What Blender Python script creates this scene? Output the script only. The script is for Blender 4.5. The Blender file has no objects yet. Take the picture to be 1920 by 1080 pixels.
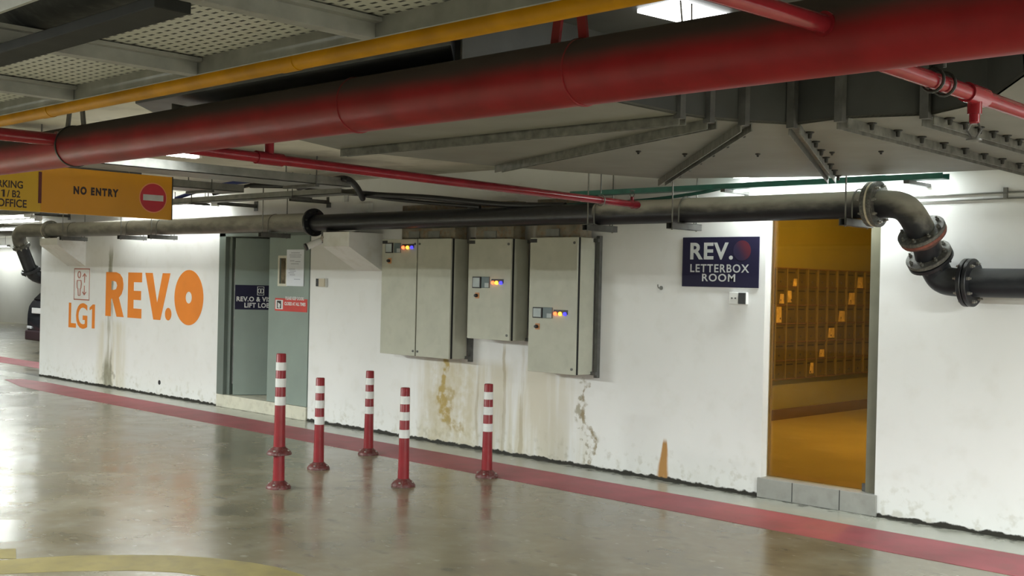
import bpy, bmesh, math, random
from mathutils import Vector, Matrix
random.seed(7)
S = bpy.context.scene
COL = S.collection
# ------------------------------------------------------------------ camera, world, exposure
FPX, YAW, PITCH, ROLL, EYE = 2160.4, 0.76985, -0.00432, 0.02297, 1.65
_f = Vector((-math.sin(YAW), math.cos(YAW), 0)); _r = Vector((math.cos(YAW), math.sin(YAW), 0)); _u = Vector((0, 0, 1))
FW = _f*math.cos(PITCH) + _u*math.sin(PITCH); _u2 = _u*math.cos(PITCH) - _f*math.sin(PITCH)
RT = _r*math.cos(ROLL) + _u2*math.sin(ROLL); UP = _u2*math.cos(ROLL) - _r*math.sin(ROLL)
cd = bpy.data.cameras.new('camera'); cam = bpy.data.objects.new('camera', cd); COL.objects.link(cam)
cd.sensor_width = 36; cd.lens = 36*FPX/1920; cd.clip_start = 0.05; cd.clip_end = 200
m = Matrix((RT, UP, -FW)).transposed().to_4x4(); m.translation = Vector((0, 0, EYE)); cam.matrix_world = m
S.camera = cam
W = bpy.data.worlds.new('world'); S.world = W; W.use_nodes = True
W.node_tree.nodes['Background'].inputs[0].default_value = (0.9, 0.95, 1, 1)
W.node_tree.nodes['Background'].inputs[1].default_value = 0.12
S.view_settings.view_transform = 'Standard'; S.view_settings.look = 'None'
S.view_settings.gamma = 1; S.view_settings.use_curve_mapping = False
S.view_settings.exposure = 1.0

def at(u, v, x=None, y=None, z=None):
    """the point of the place on a given plane that is seen at photo position u, v (1920 x 1080)"""
    d = FW + RT*((u-960)/FPX) - UP*((v-540)/FPX)
    t = x/d.x if x is not None else y/d.y if y is not None else (z-EYE)/d.z
    return Vector((0, 0, EYE)) + d*t
YW = 7.95            # face of the white wall
ZC = 2.75            # underside of the slab

# ------------------------------------------------------------------ materials
def nodes(name):
    M = bpy.data.materials.new(name); M.use_nodes = True
    return M, M.node_tree.nodes, M.node_tree.links, M.node_tree.nodes['Principled BSDF']
def mat(name, c, rough=.5, metal=0, var=.12, scale=6, bump=0, emit=None, es=0, spec=.5, coat=0, dirt=None, dirt_amt=.5, stretch=(1, 1, 1)):
    M, N, L, P = nodes(name)
    P.inputs['Roughness'].default_value = rough; P.inputs['Metallic'].default_value = metal
    P.inputs['Specular IOR Level'].default_value = spec; P.inputs['Coat Weight'].default_value = coat
    tc = N.new('ShaderNodeNewGeometry'); mp = N.new('ShaderNodeMapping'); mp.inputs['Scale'].default_value = stretch
    L.new(tc.outputs['Position'], mp.inputs['Vector'])
    nz = N.new('ShaderNodeTexNoise'); nz.inputs['Scale'].default_value = scale; nz.inputs['Detail'].default_value = 6
    L.new(mp.outputs[0], nz.inputs['Vector'])
    rp = N.new('ShaderNodeValToRGB')
    lo = [max(0, k*(1-var)) for k in c]; hi = [min(1, k*(1+var)) for k in c]
    rp.color_ramp.elements[0].position = .3; rp.color_ramp.elements[1].position = .7
    rp.color_ramp.elements[0].color = (*lo, 1); rp.color_ramp.elements[1].color = (*hi, 1)
    L.new(nz.outputs['Fac'], rp.inputs['Fac']); out = rp.outputs[0]
    if dirt:
        n2 = N.new('ShaderNodeTexNoise'); n2.inputs['Scale'].default_value = scale*2.3; n2.inputs['Detail'].default_value = 8
        L.new(mp.outputs[0], n2.inputs['Vector'])
        mr = N.new('ShaderNodeMapRange'); mr.inputs[1].default_value = .5; mr.inputs[2].default_value = .72; mr.inputs[4].default_value = dirt_amt
        L.new(n2.outputs['Fac'], mr.inputs[0])
        mx = N.new('ShaderNodeMix'); mx.data_type = 'RGBA'; L.new(mr.outputs[0], mx.inputs[0]); L.new(out, mx.inputs[6]); mx.inputs[7].default_value = (*dirt, 1)
        out = mx.outputs[2]
    L.new(out, P.inputs['Base Color'])
    if bump:
        b = N.new('ShaderNodeBump'); b.inputs['Strength'].default_value = bump; b.inputs['Distance'].default_value = .01
        L.new(nz.outputs['Fac'], b.inputs['Height']); L.new(b.outputs[0], P.inputs['Normal'])
    if emit: P.inputs['Emission Color'].default_value = (*emit, 1); P.inputs['Emission Strength'].default_value = es
    return M
class G:
    """small math-node helper"""
    def __init__(s, N, L): s.N, s.L = N, L
    def m(s, op, a, b=None, c=None):
        n = s.N.new('ShaderNodeMath'); n.operation = op
        for i, v in enumerate((a, b, c)):
            if v is None: continue
            if isinstance(v, (int, float)): n.inputs[i].default_value = v
            else: s.L.new(v, n.inputs[i])
        return n.outputs[0]
    def ss(s, v, e0, e1, t0=0, t1=1):
        n = s.N.new('ShaderNodeMapRange'); n.interpolation_type = 'SMOOTHSTEP'
        s.L.new(v, n.inputs[0]); n.inputs[1].default_value = e0; n.inputs[2].default_value = e1; n.inputs[3].default_value = t0; n.inputs[4].default_value = t1
        return n.outputs[0]
    def noise(s, vec, scale, detail=5, sc=(1, 1, 1)):
        mp = s.N.new('ShaderNodeMapping'); mp.inputs['Scale'].default_value = sc; s.L.new(vec, mp.inputs['Vector'])
        n = s.N.new('ShaderNodeTexNoise'); n.inputs['Scale'].default_value = scale; n.inputs['Detail'].default_value = detail
        s.L.new(mp.outputs[0], n.inputs['Vector']); return n.outputs['Fac']
    def mix(s, f, a, b):
        n = s.N.new('ShaderNodeMix'); n.data_type = 'RGBA'
        if isinstance(f, (int, float)): n.inputs[0].default_value = f
        else: s.L.new(f, n.inputs[0])
        for i, v in ((6, a), (7, b)):
            if isinstance(v, tuple): n.inputs[i].default_value = (*v, 1)
            else: s.L.new(v, n.inputs[i])
        return n.outputs[2]

def wall_material():
    M, N, L, P = nodes('wall_paint'); g = G(N, L)
    pos = N.new('ShaderNodeNewGeometry').outputs['Position']
    sep = N.new('ShaderNodeSeparateXYZ'); L.new(pos, sep.inputs[0]); X, Y, Z = sep.outputs
    big = g.noise(pos, .8, 4)
    col = g.mix(g.ss(big, .3, .7), (.74, .74, .735), (.80, .80, .80))
    mott = g.noise(pos, 6, 8)
    col = g.mix(g.ss(mott, .5, .8, 0, .25), col, (.62, .60, .55))
    wob = g.noise(pos, 3, 6); fine = g.noise(pos, 14, 8); streak = g.noise(pos, 9, 6, (1, 1, .12))
    def stain(x0, z0, z1, w0, w1, c, amt, nmin=.35, nmax=.6, wobble=.25, nz=None):
        """a runny stain: half-width w0 at its foot z0, w1 at its head z1"""
        nonlocal col
        t = g.ss(Z, z0, z1); n = N.new('ShaderNodeMapRange'); L.new(Z, n.inputs[0])
        n.inputs[1].default_value = z0; n.inputs[2].default_value = z1; n.inputs[3].default_value = w0; n.inputs[4].default_value = w1
        dx = g.m('ABSOLUTE', g.m('ADD', g.m('SUBTRACT', X, x0), g.m('MULTIPLY', g.m('SUBTRACT', wob, .5), wobble)))
        q = g.m('DIVIDE', dx, n.outputs[0])
        a = g.ss(q, .55, 1.1, 1, 0)
        b = g.m('MULTIPLY', g.ss(Z, z0-.03, z0+.02), g.ss(Z, z1-.12*(z1-z0), z1+.01, 1, 0))
        k = g.m('MULTIPLY', g.m('MULTIPLY', a, b), g.ss(nz or fine, nmin, nmax))
        col = g.mix(g.m('MULTIPLY', k, amt), col, c)
    # broad yellowed patches under the cabinets and on the far left
    stain(-8.0, -.1, .92, 1.5, 1.25, (.60, .55, .43), .75, .3, .62, .5, streak)
    stain(-8.55, -.1, .9, .5, .35, (.55, .48, .30), .55, .25, .7, .4, fine)
    stain(-15.75, -.1, 1.02, .55, .42, (.64, .60, .49), .8, .2, .6, .15, streak)
    stain(-15.85, .0, 2.1, .17, .07, (.28, .27, .20), .95, .3, .55, .25, streak)
    stain(-15.8, -.05, .35, .45, .1, (.22, .20, .15), .6, .45, .65, .3)
    # rusty runs
    stain(-8.62, .22, .93, .13, .05, (.42, .30, .08), .9, .3, .55, .55)
    stain(-8.5, .15, .6, .12, .10, (.40, .30, .12), .7, .42, .6, .5)
    stain(-8.15, -.05, .86, .025, .02, (.40, .33, .2), .6, .3, .6, .1, streak)
    stain(-7.78, -.05, 1.1, .03, .02, (.42, .36, .24), .65, .3, .6, .1, streak)
    stain(-7.55, -.05, 1.1, .03, .02, (.42, .36, .24), .6, .3, .6, .1, streak)
    stain(-6.75, -.1, .85, .16, .04, (.36, .33, .25), .9, .5, .62, .6)
    stain(-6.72, .0, .8, .05, .025, (.28, .22, .12), .8, .35, .55, .7)
    stain(-5.86, -.05, .36, .085, .02, (.42, .22, .07), 1, .1, .35, .06)
    # brown run marks between cabinet tops and pipe
    stain(-7.6, 2.04, 2.2, .9, .9, (.26, .17, .07), .8, .3, .6, .2, streak)
    # splash dirt along the foot of the wall
    k = g.m('MULTIPLY', g.ss(Z, .03, .4, 1, 0), g.ss(fine, .52, .7, 0, .45)); col = g.mix(k, col, (.45, .42, .34))
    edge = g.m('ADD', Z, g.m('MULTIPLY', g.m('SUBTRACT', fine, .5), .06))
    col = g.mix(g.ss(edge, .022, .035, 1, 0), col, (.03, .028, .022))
    L.new(col, P.inputs['Base Color']); P.inputs['Roughness'].default_value = .55; P.inputs['Specular IOR Level'].default_value = .3
    b = N.new('ShaderNodeBump'); b.inputs['Strength'].default_value = .15; b.inputs['Distance'].default_value = .01
    L.new(g.noise(pos, 5, 4), b.inputs['Height']); L.new(b.outputs[0], P.inputs['Normal'])
    return M
def floor_material():
    M, N, L, P = nodes('floor_coating'); g = G(N, L)
    pos = N.new('ShaderNodeNewGeometry').outputs['Position']
    sep = N.new('ShaderNodeSeparateXYZ'); L.new(pos, sep.inputs[0]); X, Y, Z = sep.outputs
    big = g.noise(pos, .55, 5); mid = g.noise(pos, 2.2, 8); fine = g.noise(pos, 9, 8)
    col = g.mix(g.ss(big, .3, .7), (.174, .148, .095), (.240, .209, .138))
    col = g.mix(g.ss(mid, .45, .8, 0, .5), col, (.34, .325, .27))
    col = g.mix(g.ss(mid, .2, .5, .55, 0), col, (.115, .11, .09))
    blot = g.noise(pos, 4.5, 6, (1, 1.6, 1)); col = g.mix(g.ss(blot, .26, .42, .55, 0), col, (.10, .095, .08))
    scr = g.noise(pos, 30, 4, (.25, 1, 1)); col = g.mix(g.ss(scr, .66, .74, 0, .45), col, (.50, .48, .42))
    col = g.mix(g.ss(fine, .64, .78, 0, .5), col, (.45, .43, .37))
    col = g.mix(g.ss(fine, .22, .30, .6, 0), col, (.10, .09, .075))
    patch = g.noise(pos, 1.3, 3)
    col = g.mix(g.ss(patch, .67, .71, 0, .3), col, (.14, .13, .105))
    # bare concrete strip along the wall with black grime in its crack
    e = g.m('ADD', Y, g.m('MULTIPLY', g.m('SUBTRACT', mid, .5), .06))
    strip = g.m('MULTIPLY', g.ss(e, 7.50, 7.54), g.ss(Y, 8.0, 8.05, 1, 0))
    col = g.mix(g.m('MULTIPLY', strip, .8), col, (.42, .43, .38))
    e2 = g.m('ADD', Y, g.m('MULTIPLY', g.m('SUBTRACT', fine, .5), .35))
    col = g.mix(g.m('MULTIPLY', g.ss(e2, 7.86, 7.95), g.ss(Y, 8.0, 8.05, .85, 0)), col, (.05, .05, .04))
    L.new(col, P.inputs['Base Color'])
    L.new(g.ss(mid, .2, .85, .15, .30), P.inputs['Roughness'])
    P.inputs['Specular IOR Level'].default_value = .55
    b = N.new('ShaderNodeBump'); b.inputs['Strength'].default_value = .07; b.inputs['Distance'].default_value = .02
    L.new(g.noise(pos, 3, 3), b.inputs['Height']); L.new(b.outputs[0], P.inputs['Normal'])
    return M
def dusty_pipe(name, c, dust, rough=.35, lo=.1, hi=.75, amt=.9, wob=.5, spec=.3):
    """paint with a layer of dust lying on the upward side"""
    M, N, L, P = nodes(name); g = G(N, L)
    geo = N.new('ShaderNodeNewGeometry'); pos = geo.outputs['Position']
    sep = N.new('ShaderNodeSeparateXYZ'); L.new(geo.outputs['Normal'], sep.inputs[0])
    n = g.noise(pos, 5, 6); n2 = g.noise(pos, 14, 6, (.35, 1, 1))
    col = g.mix(g.ss(n, .3, .7), tuple(k*.8 for k in c), tuple(min(1, k*1.15) for k in c))
    t = g.m('ADD', sep.outputs[2], g.m('MULTIPLY', g.m('SUBTRACT', n2, .5), wob))
    f = g.ss(t, lo, hi, 0, amt)
    L.new(g.mix(f, col, dust), P.inputs['Base Color'])
    L.new(g.m('ADD', rough, g.m('MULTIPLY', f, .5)), P.inputs['Roughness']); P.inputs['Specular IOR Level'].default_value = spec
    return M
def perforated_material():
    M, N, L, P = nodes('perforated_steel'); g = G(N, L)
    pos = N.new('ShaderNodeNewGeometry').outputs['Position']
    sep = N.new('ShaderNodeSeparateXYZ'); L.new(pos, sep.inputs[0]); X, Y, Z = sep.outputs
    row = g.m('FLOOR', g.m('DIVIDE', Y, .034)); off = g.m('MULTIPLY', g.m('MODULO', row, 2), .5)
    fx = g.m('ABSOLUTE', g.m('SUBTRACT', g.m('FRACT', g.m('ADD', g.m('ADD', g.m('DIVIDE', X, .048), 100), off)), .5))
    fy = g.m('ABSOLUTE', g.m('SUBTRACT', g.m('FRACT', g.m('DIVIDE', Y, .034)), .5))
    hole = g.m('MULTIPLY', g.m('LESS_THAN', fx, .26), g.m('LESS_THAN', fy, .16))
    L.new(g.mix(hole, (.33, .33, .29), (.012, .012, .012)), P.inputs['Base Color']); P.inputs['Roughness'].default_value = .5
    P.inputs['Metallic'].default_value = .2
    return M
def glass_material(name, tint, f0=.06):
    M, N, L, P = nodes(name); N.remove(P)
    tr = N.new('ShaderNodeBsdfTransparent'); tr.inputs[0].default_value = (*tint, 1)
    gl = N.new('ShaderNodeBsdfGlossy'); gl.inputs['Roughness'].default_value = .02
    fr = N.new('ShaderNodeFresnel'); fr.inputs[0].default_value = 1.45
    mx = N.new('ShaderNodeMixShader'); L.new(fr.outputs[0], mx.inputs[0]); L.new(tr.outputs[0], mx.inputs[1]); L.new(gl.outputs[0], mx.inputs[2])
    L.new(mx.outputs[0], N['Material Output'].inputs[0]); return M
def emissive(name, c, s):
    M, N, L, P = nodes(name); P.inputs['Base Color'].default_value = (*[min(1, k) for k in c], 1)
    P.inputs['Emission Color'].default_value = (*c, 1); P.inputs['Emission Strength'].default_value = s; return M

m_wall = wall_material(); m_floor = floor_material()
m_slab = mat('slab_concrete', (.60, .575, .50), .8, var=.12, scale=1.5, bump=.2, dirt=(.25, .23, .2), dirt_amt=.5)
m_white = mat('white_paint', (.76, .76, .75), .6, var=.04, scale=3, dirt=(.55, .52, .46), dirt_amt=.4)
m_farwall = mat('far_wall_paint', (.66, .65, .60), .7, var=.05, scale=1)
m_redpipe = dusty_pipe('red_pipe_paint', (.185, .0075, .011), (.034, .030, .027), .42, -.2, .55, .97, .3, .2)
m_redthin = dusty_pipe('red_branch_paint', (.21, .014, .022), (.13, .04, .04), .2, .5, .95, .4)
m_yellow = dusty_pipe('yellow_pipe_paint', (.37, .17, .001), (.07, .045, .012), .5, .5, 1.05, .8, .5, .12)
m_black = dusty_pipe('black_iron', (.022, .023, .028), (.50, .48, .42), .42, -.35, .65, .92, .9)
m_blacknew = mat('black_coated_iron', (.016, .017, .021), .38, var=.3, scale=20)
m_lag = dusty_pipe('grey_dusty_pipe', (.13, .125, .115), (.46, .44, .38), .35, -.7, .8, .95, 1.5)
m_flange = mat('cast_iron_flange', (.11, .11, .10), .6, metal=.2, var=.35, scale=30, bump=.3, dirt=(.26, .24, .21), dirt_amt=.7)
m_gasket = mat('rusty_red_gasket', (.22, .07, .05), .6, var=.3, scale=30)
m_rustred = mat('dark_rusty_iron', (.10, .045, .035), .6, var=.35, scale=25)
m_pipegrey = dusty_pipe('blue_grey_iron', (.022, .024, .030), (.13, .135, .14), .4, -.1, .8, .8, 1.2)
m_cream = mat('cream_gasket', (.62, .56, .44), .6, var=.15, scale=30)
m_bolt = mat('zinc_bolt', (.42, .41, .38), .4, metal=.7, var=.2, scale=60)
m_dkbolt = mat('dark_bolt', (.03, .03, .028), .5, metal=.3)
m_galv = mat('galvanised_steel', (.20, .20, .185), .5, metal=.35, var=.2, scale=10, dirt=(.22, .21, .19), dirt_amt=.5)
m_rib = mat('dusty_rib_steel', (.16, .16, .145), .5, metal=.3, var=.35, scale=18)
m_galvdk = mat('dull_steel', (.11, .11, .105), .5, metal=.35, var=.25, scale=14)
m_duct = mat('grey_duct_sheet', (.175, .17, .145), .6, metal=.1, var=.12, scale=3, dirt=(.18, .17, .15), dirt_amt=.5)
m_ductdk = mat('dark_duct_sheet', (.05, .052, .05), .55, metal=.15, var=.2, scale=5)  # hood sheet darkened in colour for the little light inside the neck
m_navy = mat('dark_blue_grey_duct', (.11, .12, .135), .45, metal=.2, var=.2, scale=8)
m_perf = perforated_material()
m_cab = mat('cabinet_enamel', (.44, .44, .365), .45, var=.06, scale=5, dirt=(.36, .35, .29), dirt_amt=.35)
m_rubber = mat('black_seal', (.008, .008, .008), .7)
m_dktrunk = mat('black_trunking', (.014, .0145, .014), .8, spec=.2, var=.25, scale=10)
m_dusty = mat('dusty_black_pipe', (.018, .0185, .0175), .8, spec=.2, var=.35, scale=12, dirt=(.06, .06, .055))
m_dark = mat('dark_plastic', (.02, .02, .022), .45)
m_meter = mat('meter_face', (.42, .47, .48), .25)
m_slate = mat('slate_plastic', (.10, .14, .15), .4)
m_orange = mat('orange_wall_paint', (.80, .235, .022), .5, var=.05, scale=3)
m_redline = mat('red_brown_line', (.42, .13, .09), .5)
m_signnavy = mat('navy_sign', (.016, .014, .042), .55, var=.15, scale=2, spec=.2)
m_lettwhite = mat('white_lettering', (.72, .72, .72), .45, var=.03)
m_lettgrey = mat('silver_lettering', (.50, .51, .51), .35, var=.1, scale=8)
m_signyel = mat('yellow_sign_face', (.60, .265, .006), .4, var=.1, scale=1.3)
m_signyel2 = mat('lemon_sign_face', (.58, .35, .011), .4, var=.08, scale=1.3)
m_signblk = mat('sign_black', (.03, .012, .012), .5)
m_signred = mat('no_entry_red', (.45, .018, .035), .4)
m_redsign = mat('red_notice', (.60, .05, .04), .4)
m_paper = mat('paper', (.72, .75, .82), .7, var=.02)
m_ink = mat('faint_ink', (.38, .40, .48), .7)
m_door = mat('grey_green_door', (.245, .30, .27), .4, var=.06, scale=3)
m_doordk = mat('grey_green_frame', (.16, .19, .17), .4, var=.08, scale=3)
m_stepcream = mat('cream_step', (.62, .60, .50), .6, var=.06, dirt=(.4, .37, .3), dirt_amt=.5)
m_steptile = mat('grey_step_tile', (.30, .30, .28), .5, var=.1, scale=5, dirt=(.2, .19, .17), dirt_amt=.4)
m_redstripe = mat('red_floor_paint', (.33, .080, .096), .5, spec=.3, var=.16, scale=2.5, dirt=(.24, .09, .09), dirt_amt=.6)
m_yelstripe = mat('worn_yellow_floor_paint', (.29, .24, .095), .45, var=.15, scale=4, dirt=(.20, .17, .09), dirt_amt=.6)
m_bollard = mat('red_rubber_post', (.24, .009, .016), .38, var=.12, scale=8)
m_bolbase = mat('worn_red_base', (.11, .018, .018), .45, var=.3, scale=25, dirt=(.16, .13, .12), dirt_amt=.8)
m_reflect = mat('white_reflective_band', (.70, .70, .70), .3, var=.05, scale=20)
m_room = mat('letterbox_room_paint', (.25, .245, .08), .6, var=.05, scale=2)
m_roomfloor = mat('letterbox_room_tile', (.45, .42, .24), .3, var=.1, scale=2)
m_skirt = mat('brown_skirting', (.14, .085, .045), .5)
m_box = mat('bronze_letterbox', (.15, .13, .05), .35, metal=.4, var=.15, scale=4)
m_boxframe = mat('bronze_frame', (.28, .25, .12), .35, metal=.4, var=.1, scale=4)
m_glint = mat('letter_paper', (.62, .50, .24), .5, var=.3, scale=18)  # pale colour of the reflections painted on the letterbox doors
m_glass = glass_material('bronze_glass', (.85, .72, .45))
m_clear = glass_material('wired_glass', (.30, .27, .2))
m_edge = mat('glass_edge', (.05, .07, .055), .15)
m_lobby = mat('lobby_paint', (.5, .5, .47), .7)
m_tube = emissive('lit_tube', (.96, 1.0, .98), 8)
m_sky = emissive('lit_panel', (.98, 1, 1), 3.2)
m_green = mat('green_cable_tray', (.02, .13, .10), .4, var=.2, scale=12)
m_cable = mat('black_cable', (.012, .012, .014), .5)
m_blue = mat('blue_cable', (.02, .035, .20), .4)
m_carbody = mat('car_paint', (.045, .047, .058), .22, metal=.3, coat=.6)
m_carglass = mat('car_glass', (.012, .013, .015), .06)
m_lens = mat('lamp_lens', (.70, .72, .75), .1)
m_lamp = mat('smoked_lens', (.35, .35, .36), .12)
m_tyre = mat('tyre', (.012, .012, .012), .8)
m_chrome = mat('chrome', (.6, .6, .6), .2, metal=1)
m_taillens = mat('red_lens', (.28, .01, .01), .2)

# ------------------------------------------------------------------ mesh builder
def V(*a): return Vector(a)
def frame_of(d):
    d = d.normalized(); a = Vector((0, 0, 1)) if abs(d.z) < .9 else Vector((1, 0, 0))
    s = d.cross(a).normalized(); return s, s.cross(d).normalized()
class MB:
    def __init__(s): s.b = bmesh.new()
    def poly(s, pts): return s.b.faces.new([s.b.verts.new(p) for p in pts])
    def box(s, x0, x1, y0, y1, z0, z1):
        v = [s.b.verts.new((x, y, z)) for z in (z0, z1) for y in (y0, y1) for x in (x0, x1)]
        for f in ((0, 2, 3, 1), (4, 5, 7, 6), (0, 1, 5, 4), (2, 6, 7, 3), (0, 4, 6, 2), (1, 3, 7, 5)): s.b.faces.new([v[i] for i in f])
        return s
    def beam(s, p, q, w, h, up=Vector((0, 0, 1))):
        """a bar of width w and height h from p to q"""
        d = (q-p).normalized(); a = d.cross(up).normalized(); n = a.cross(d).normalized()
        v = [s.b.verts.new(e + a*i*w/2 + n*j*h/2) for e in (p, q) for i, j in ((-1, -1), (1, -1), (1, 1), (-1, 1))]
        for f in ((3, 2, 1, 0), (4, 5, 6, 7), (0, 1, 5, 4), (1, 2, 6, 5), (2, 3, 7, 6), (3, 0, 4, 7)): s.b.faces.new([v[i] for i in f])
        return s
    def prism(s, pts, off):
        off = Vector(off); a = [s.b.verts.new(Vector(p)) for p in pts]; b = [s.b.verts.new(Vector(p)+off) for p in pts]; n = len(a)
        s.b.faces.new(a[::-1]); s.b.faces.new(b)
        for i in range(n): s.b.faces.new((a[i], a[(i+1) % n], b[(i+1) % n], b[i]))
        return s
    def tube(s, pts, r, seg=16, caps=True):
        pts = [Vector(p) for p in pts]; n = len(pts); rs = r if isinstance(r, (list, tuple)) else [r]*n
        rings = []; d0 = (pts[1]-pts[0]).normalized(); sx, sy = frame_of(d0)
        for i, p in enumerate(pts):
            d = ((pts[min(i+1, n-1)]-pts[max(i-1, 0)])).normalized()
            q = d0.rotation_difference(d); sx = q @ sx; sy = q @ sy; d0 = d
            rings.append([s.b.verts.new(p + (sx*math.cos(t)+sy*math.sin(t))*rs[i]) for t in [2*math.pi*k/seg for k in range(seg)]])
        for A, B in zip(rings, rings[1:]):
            for k in range(seg): s.b.faces.new((A[k], A[(k+1) % seg], B[(k+1) % seg], B[k]))
        if caps: s.b.faces.new(rings[0][::-1]); s.b.faces.new(rings[-1])
        return s
    def lathe(s, c, axis, prof, seg=24):
        """prof: (radius, distance along axis)"""
        axis = Vector(axis).normalized(); sx, sy = frame_of(axis); c = Vector(c); rings = []
        for r, h in prof:
            rings.append([s.b.verts.new(c + axis*h + (sx*math.cos(t)+sy*math.sin(t))*max(r, 1e-4)) for t in [2*math.pi*k/seg for k in range(seg)]])
        for A, B in zip(rings, rings[1:]):
            for k in range(seg): s.b.faces.new((A[k], A[(k+1) % seg], B[(k+1) % seg], B[k]))
        s.b.faces.new(rings[0][::-1]); s.b.faces.new(rings[-1]); return s
    def merge(s, me, M=None):
        s.b.from_mesh(me) if M is None else None
        return s
    def build(s, name, material, parent=None, bevel=0, smooth=True, loc=None):
        bm = s.b
        bmesh.ops.recalc_face_normals(bm, faces=bm.faces[:])
        me = bpy.data.meshes.new(name)
        if parent is not None: o0 = Vector(parent['_o']) if '_o' in parent else Vector()
        elif loc is not None: o0 = Vector(loc)
        else:
            xs = [v.co for v in bm.verts]
            lo = Vector([min(c[i] for c in xs) for i in range(3)]); hi = Vector([max(c[i] for c in xs) for i in range(3)])
            o0 = Vector(((lo.x+hi.x)/2, (lo.y+hi.y)/2, lo.z))
        bmesh.ops.translate(bm, vec=-o0, verts=bm.verts[:])
        bm.to_mesh(me); bm.free()
        me.materials.append(material)
        for p in me.polygons: p.use_smooth = False
        if smooth:
            for p in me.polygons: p.use_smooth = True
            me.set_sharp_from_angle(angle=math.radians(35))
        o = bpy.data.objects.new(name, me); COL.objects.link(o)
        if bevel:
            md = o.modifiers.new('bevel', 'BEVEL'); md.width = bevel; md.segments = 2; md.limit_method = 'ANGLE'
        if parent is not None: o.parent = parent
        else: o.location = o0
        o['_o'] = tuple(o0)
        return o
def thing(name, label, cat, loc=(0, 0, 0), group=None):
    o = bpy.data.objects.new(name, None); COL.objects.link(o); o.location = loc; o.empty_display_size = .1
    o['_o'] = tuple(loc); o['label'] = label; o['category'] = cat
    if group: o['group'] = group
    return o
def tag(o, label, cat, group=None):
    o['label'] = label; o['category'] = cat
    if group: o['group'] = group
    return o
def struct(o): o['kind'] = 'structure'; return o
def dup(root, loc, label=None):
    r = root.copy(); COL.objects.link(r); r.location = loc; r['_o'] = tuple(loc)
    if label: r['label'] = label
    for ch in list(root.children):
        c = ch.copy(); COL.objects.link(c); c.parent = r
        for gch in ch.children:
            d = gch.copy(); COL.objects.link(d); d.parent = c
    return r
def text_mesh(s, bold=0, spacing=1, line=1, align='CENTER'):
    cu = bpy.data.curves.new('t', 'FONT'); cu.body = s; cu.offset = bold; cu.space_character = spacing; cu.space_line = line; cu.align_x = align
    cu.resolution_u = 4; cu.fill_mode = 'FRONT'
    o = bpy.data.objects.new('t', cu); COL.objects.link(o)
    dg = bpy.context.evaluated_depsgraph_get()
    me = bpy.data.meshes.new_from_object(o.evaluated_get(dg)); bpy.data.objects.remove(o); return me
def lettering(mb, s, box, plane, d, bold=0, spacing=1, line=1, thick=.001, align='CENTER', keep=False):
    """text filling box=(a0,a1,b0,b1): a runs to the reader's right, b up; plane 'y' faces -y at y=d, plane 'x' faces +x at x=d"""
    me = text_mesh(s, bold, spacing, line, align)
    xs = [v.co.x for v in me.vertices]; ys = [v.co.y for v in me.vertices]
    x0, x1, y0, y1 = min(xs), max(xs), min(ys), max(ys); a0, a1, b0, b1 = box
    bm = bmesh.new(); bm.from_mesh(me)
    for v in bm.verts:
        a = a0+(v.co.x-x0)/(x1-x0)*(a1-a0); b = b0+(v.co.y-y0)/(y1-y0)*(b1-b0)
        v.co = (a, d, b) if plane == 'y' else (d, a, b)
    g = bmesh.ops.extrude_face_region(bm, geom=bm.faces[:])
    bmesh.ops.translate(bm, vec=(0, -thick, 0) if plane == 'y' else (thick, 0, 0), verts=[e for e in g['geom'] if isinstance(e, bmesh.types.BMVert)])
    t = bpy.data.meshes.new('t'); bm.to_mesh(t); bm.free(); mb.b.from_mesh(t); bpy.data.meshes.remove(t); bpy.data.meshes.remove(me)
    return mb
def one(mb, a0, a1, b0, b1, plane, d, thick):
    """a figure 1 with a flag"""
    w = a1-a0; h = b1-b0; st = w*.52
    pl = [(a1-st, b0), (a1, b0), (a1, b1), (a1-st*.8, b1), (a0, b1-h*.14), (a0, b1-h*.25), (a1-st, b1-h*.19)]
    pts = [V(a, d, b) if plane == 'y' else V(d, a, b) for a, b in pl]
    return mb.prism(pts, (0, -thick, 0) if plane == 'y' else (thick, 0, 0))
def bez(p0, p1, p2, p3, n=12):
    return [p0*(1-t)**3 + p1*3*t*(1-t)**2 + p2*3*t*t*(1-t) + p3*t**3 for t in [i/n for i in range(n+1)]]
def disc_pts(c, a, b, r, n=32, rb=None):
    return [c + a*math.cos(2*math.pi*k/n)*r + b*math.sin(2*math.pi*k/n)*(rb or r) for k in range(n)]

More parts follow.
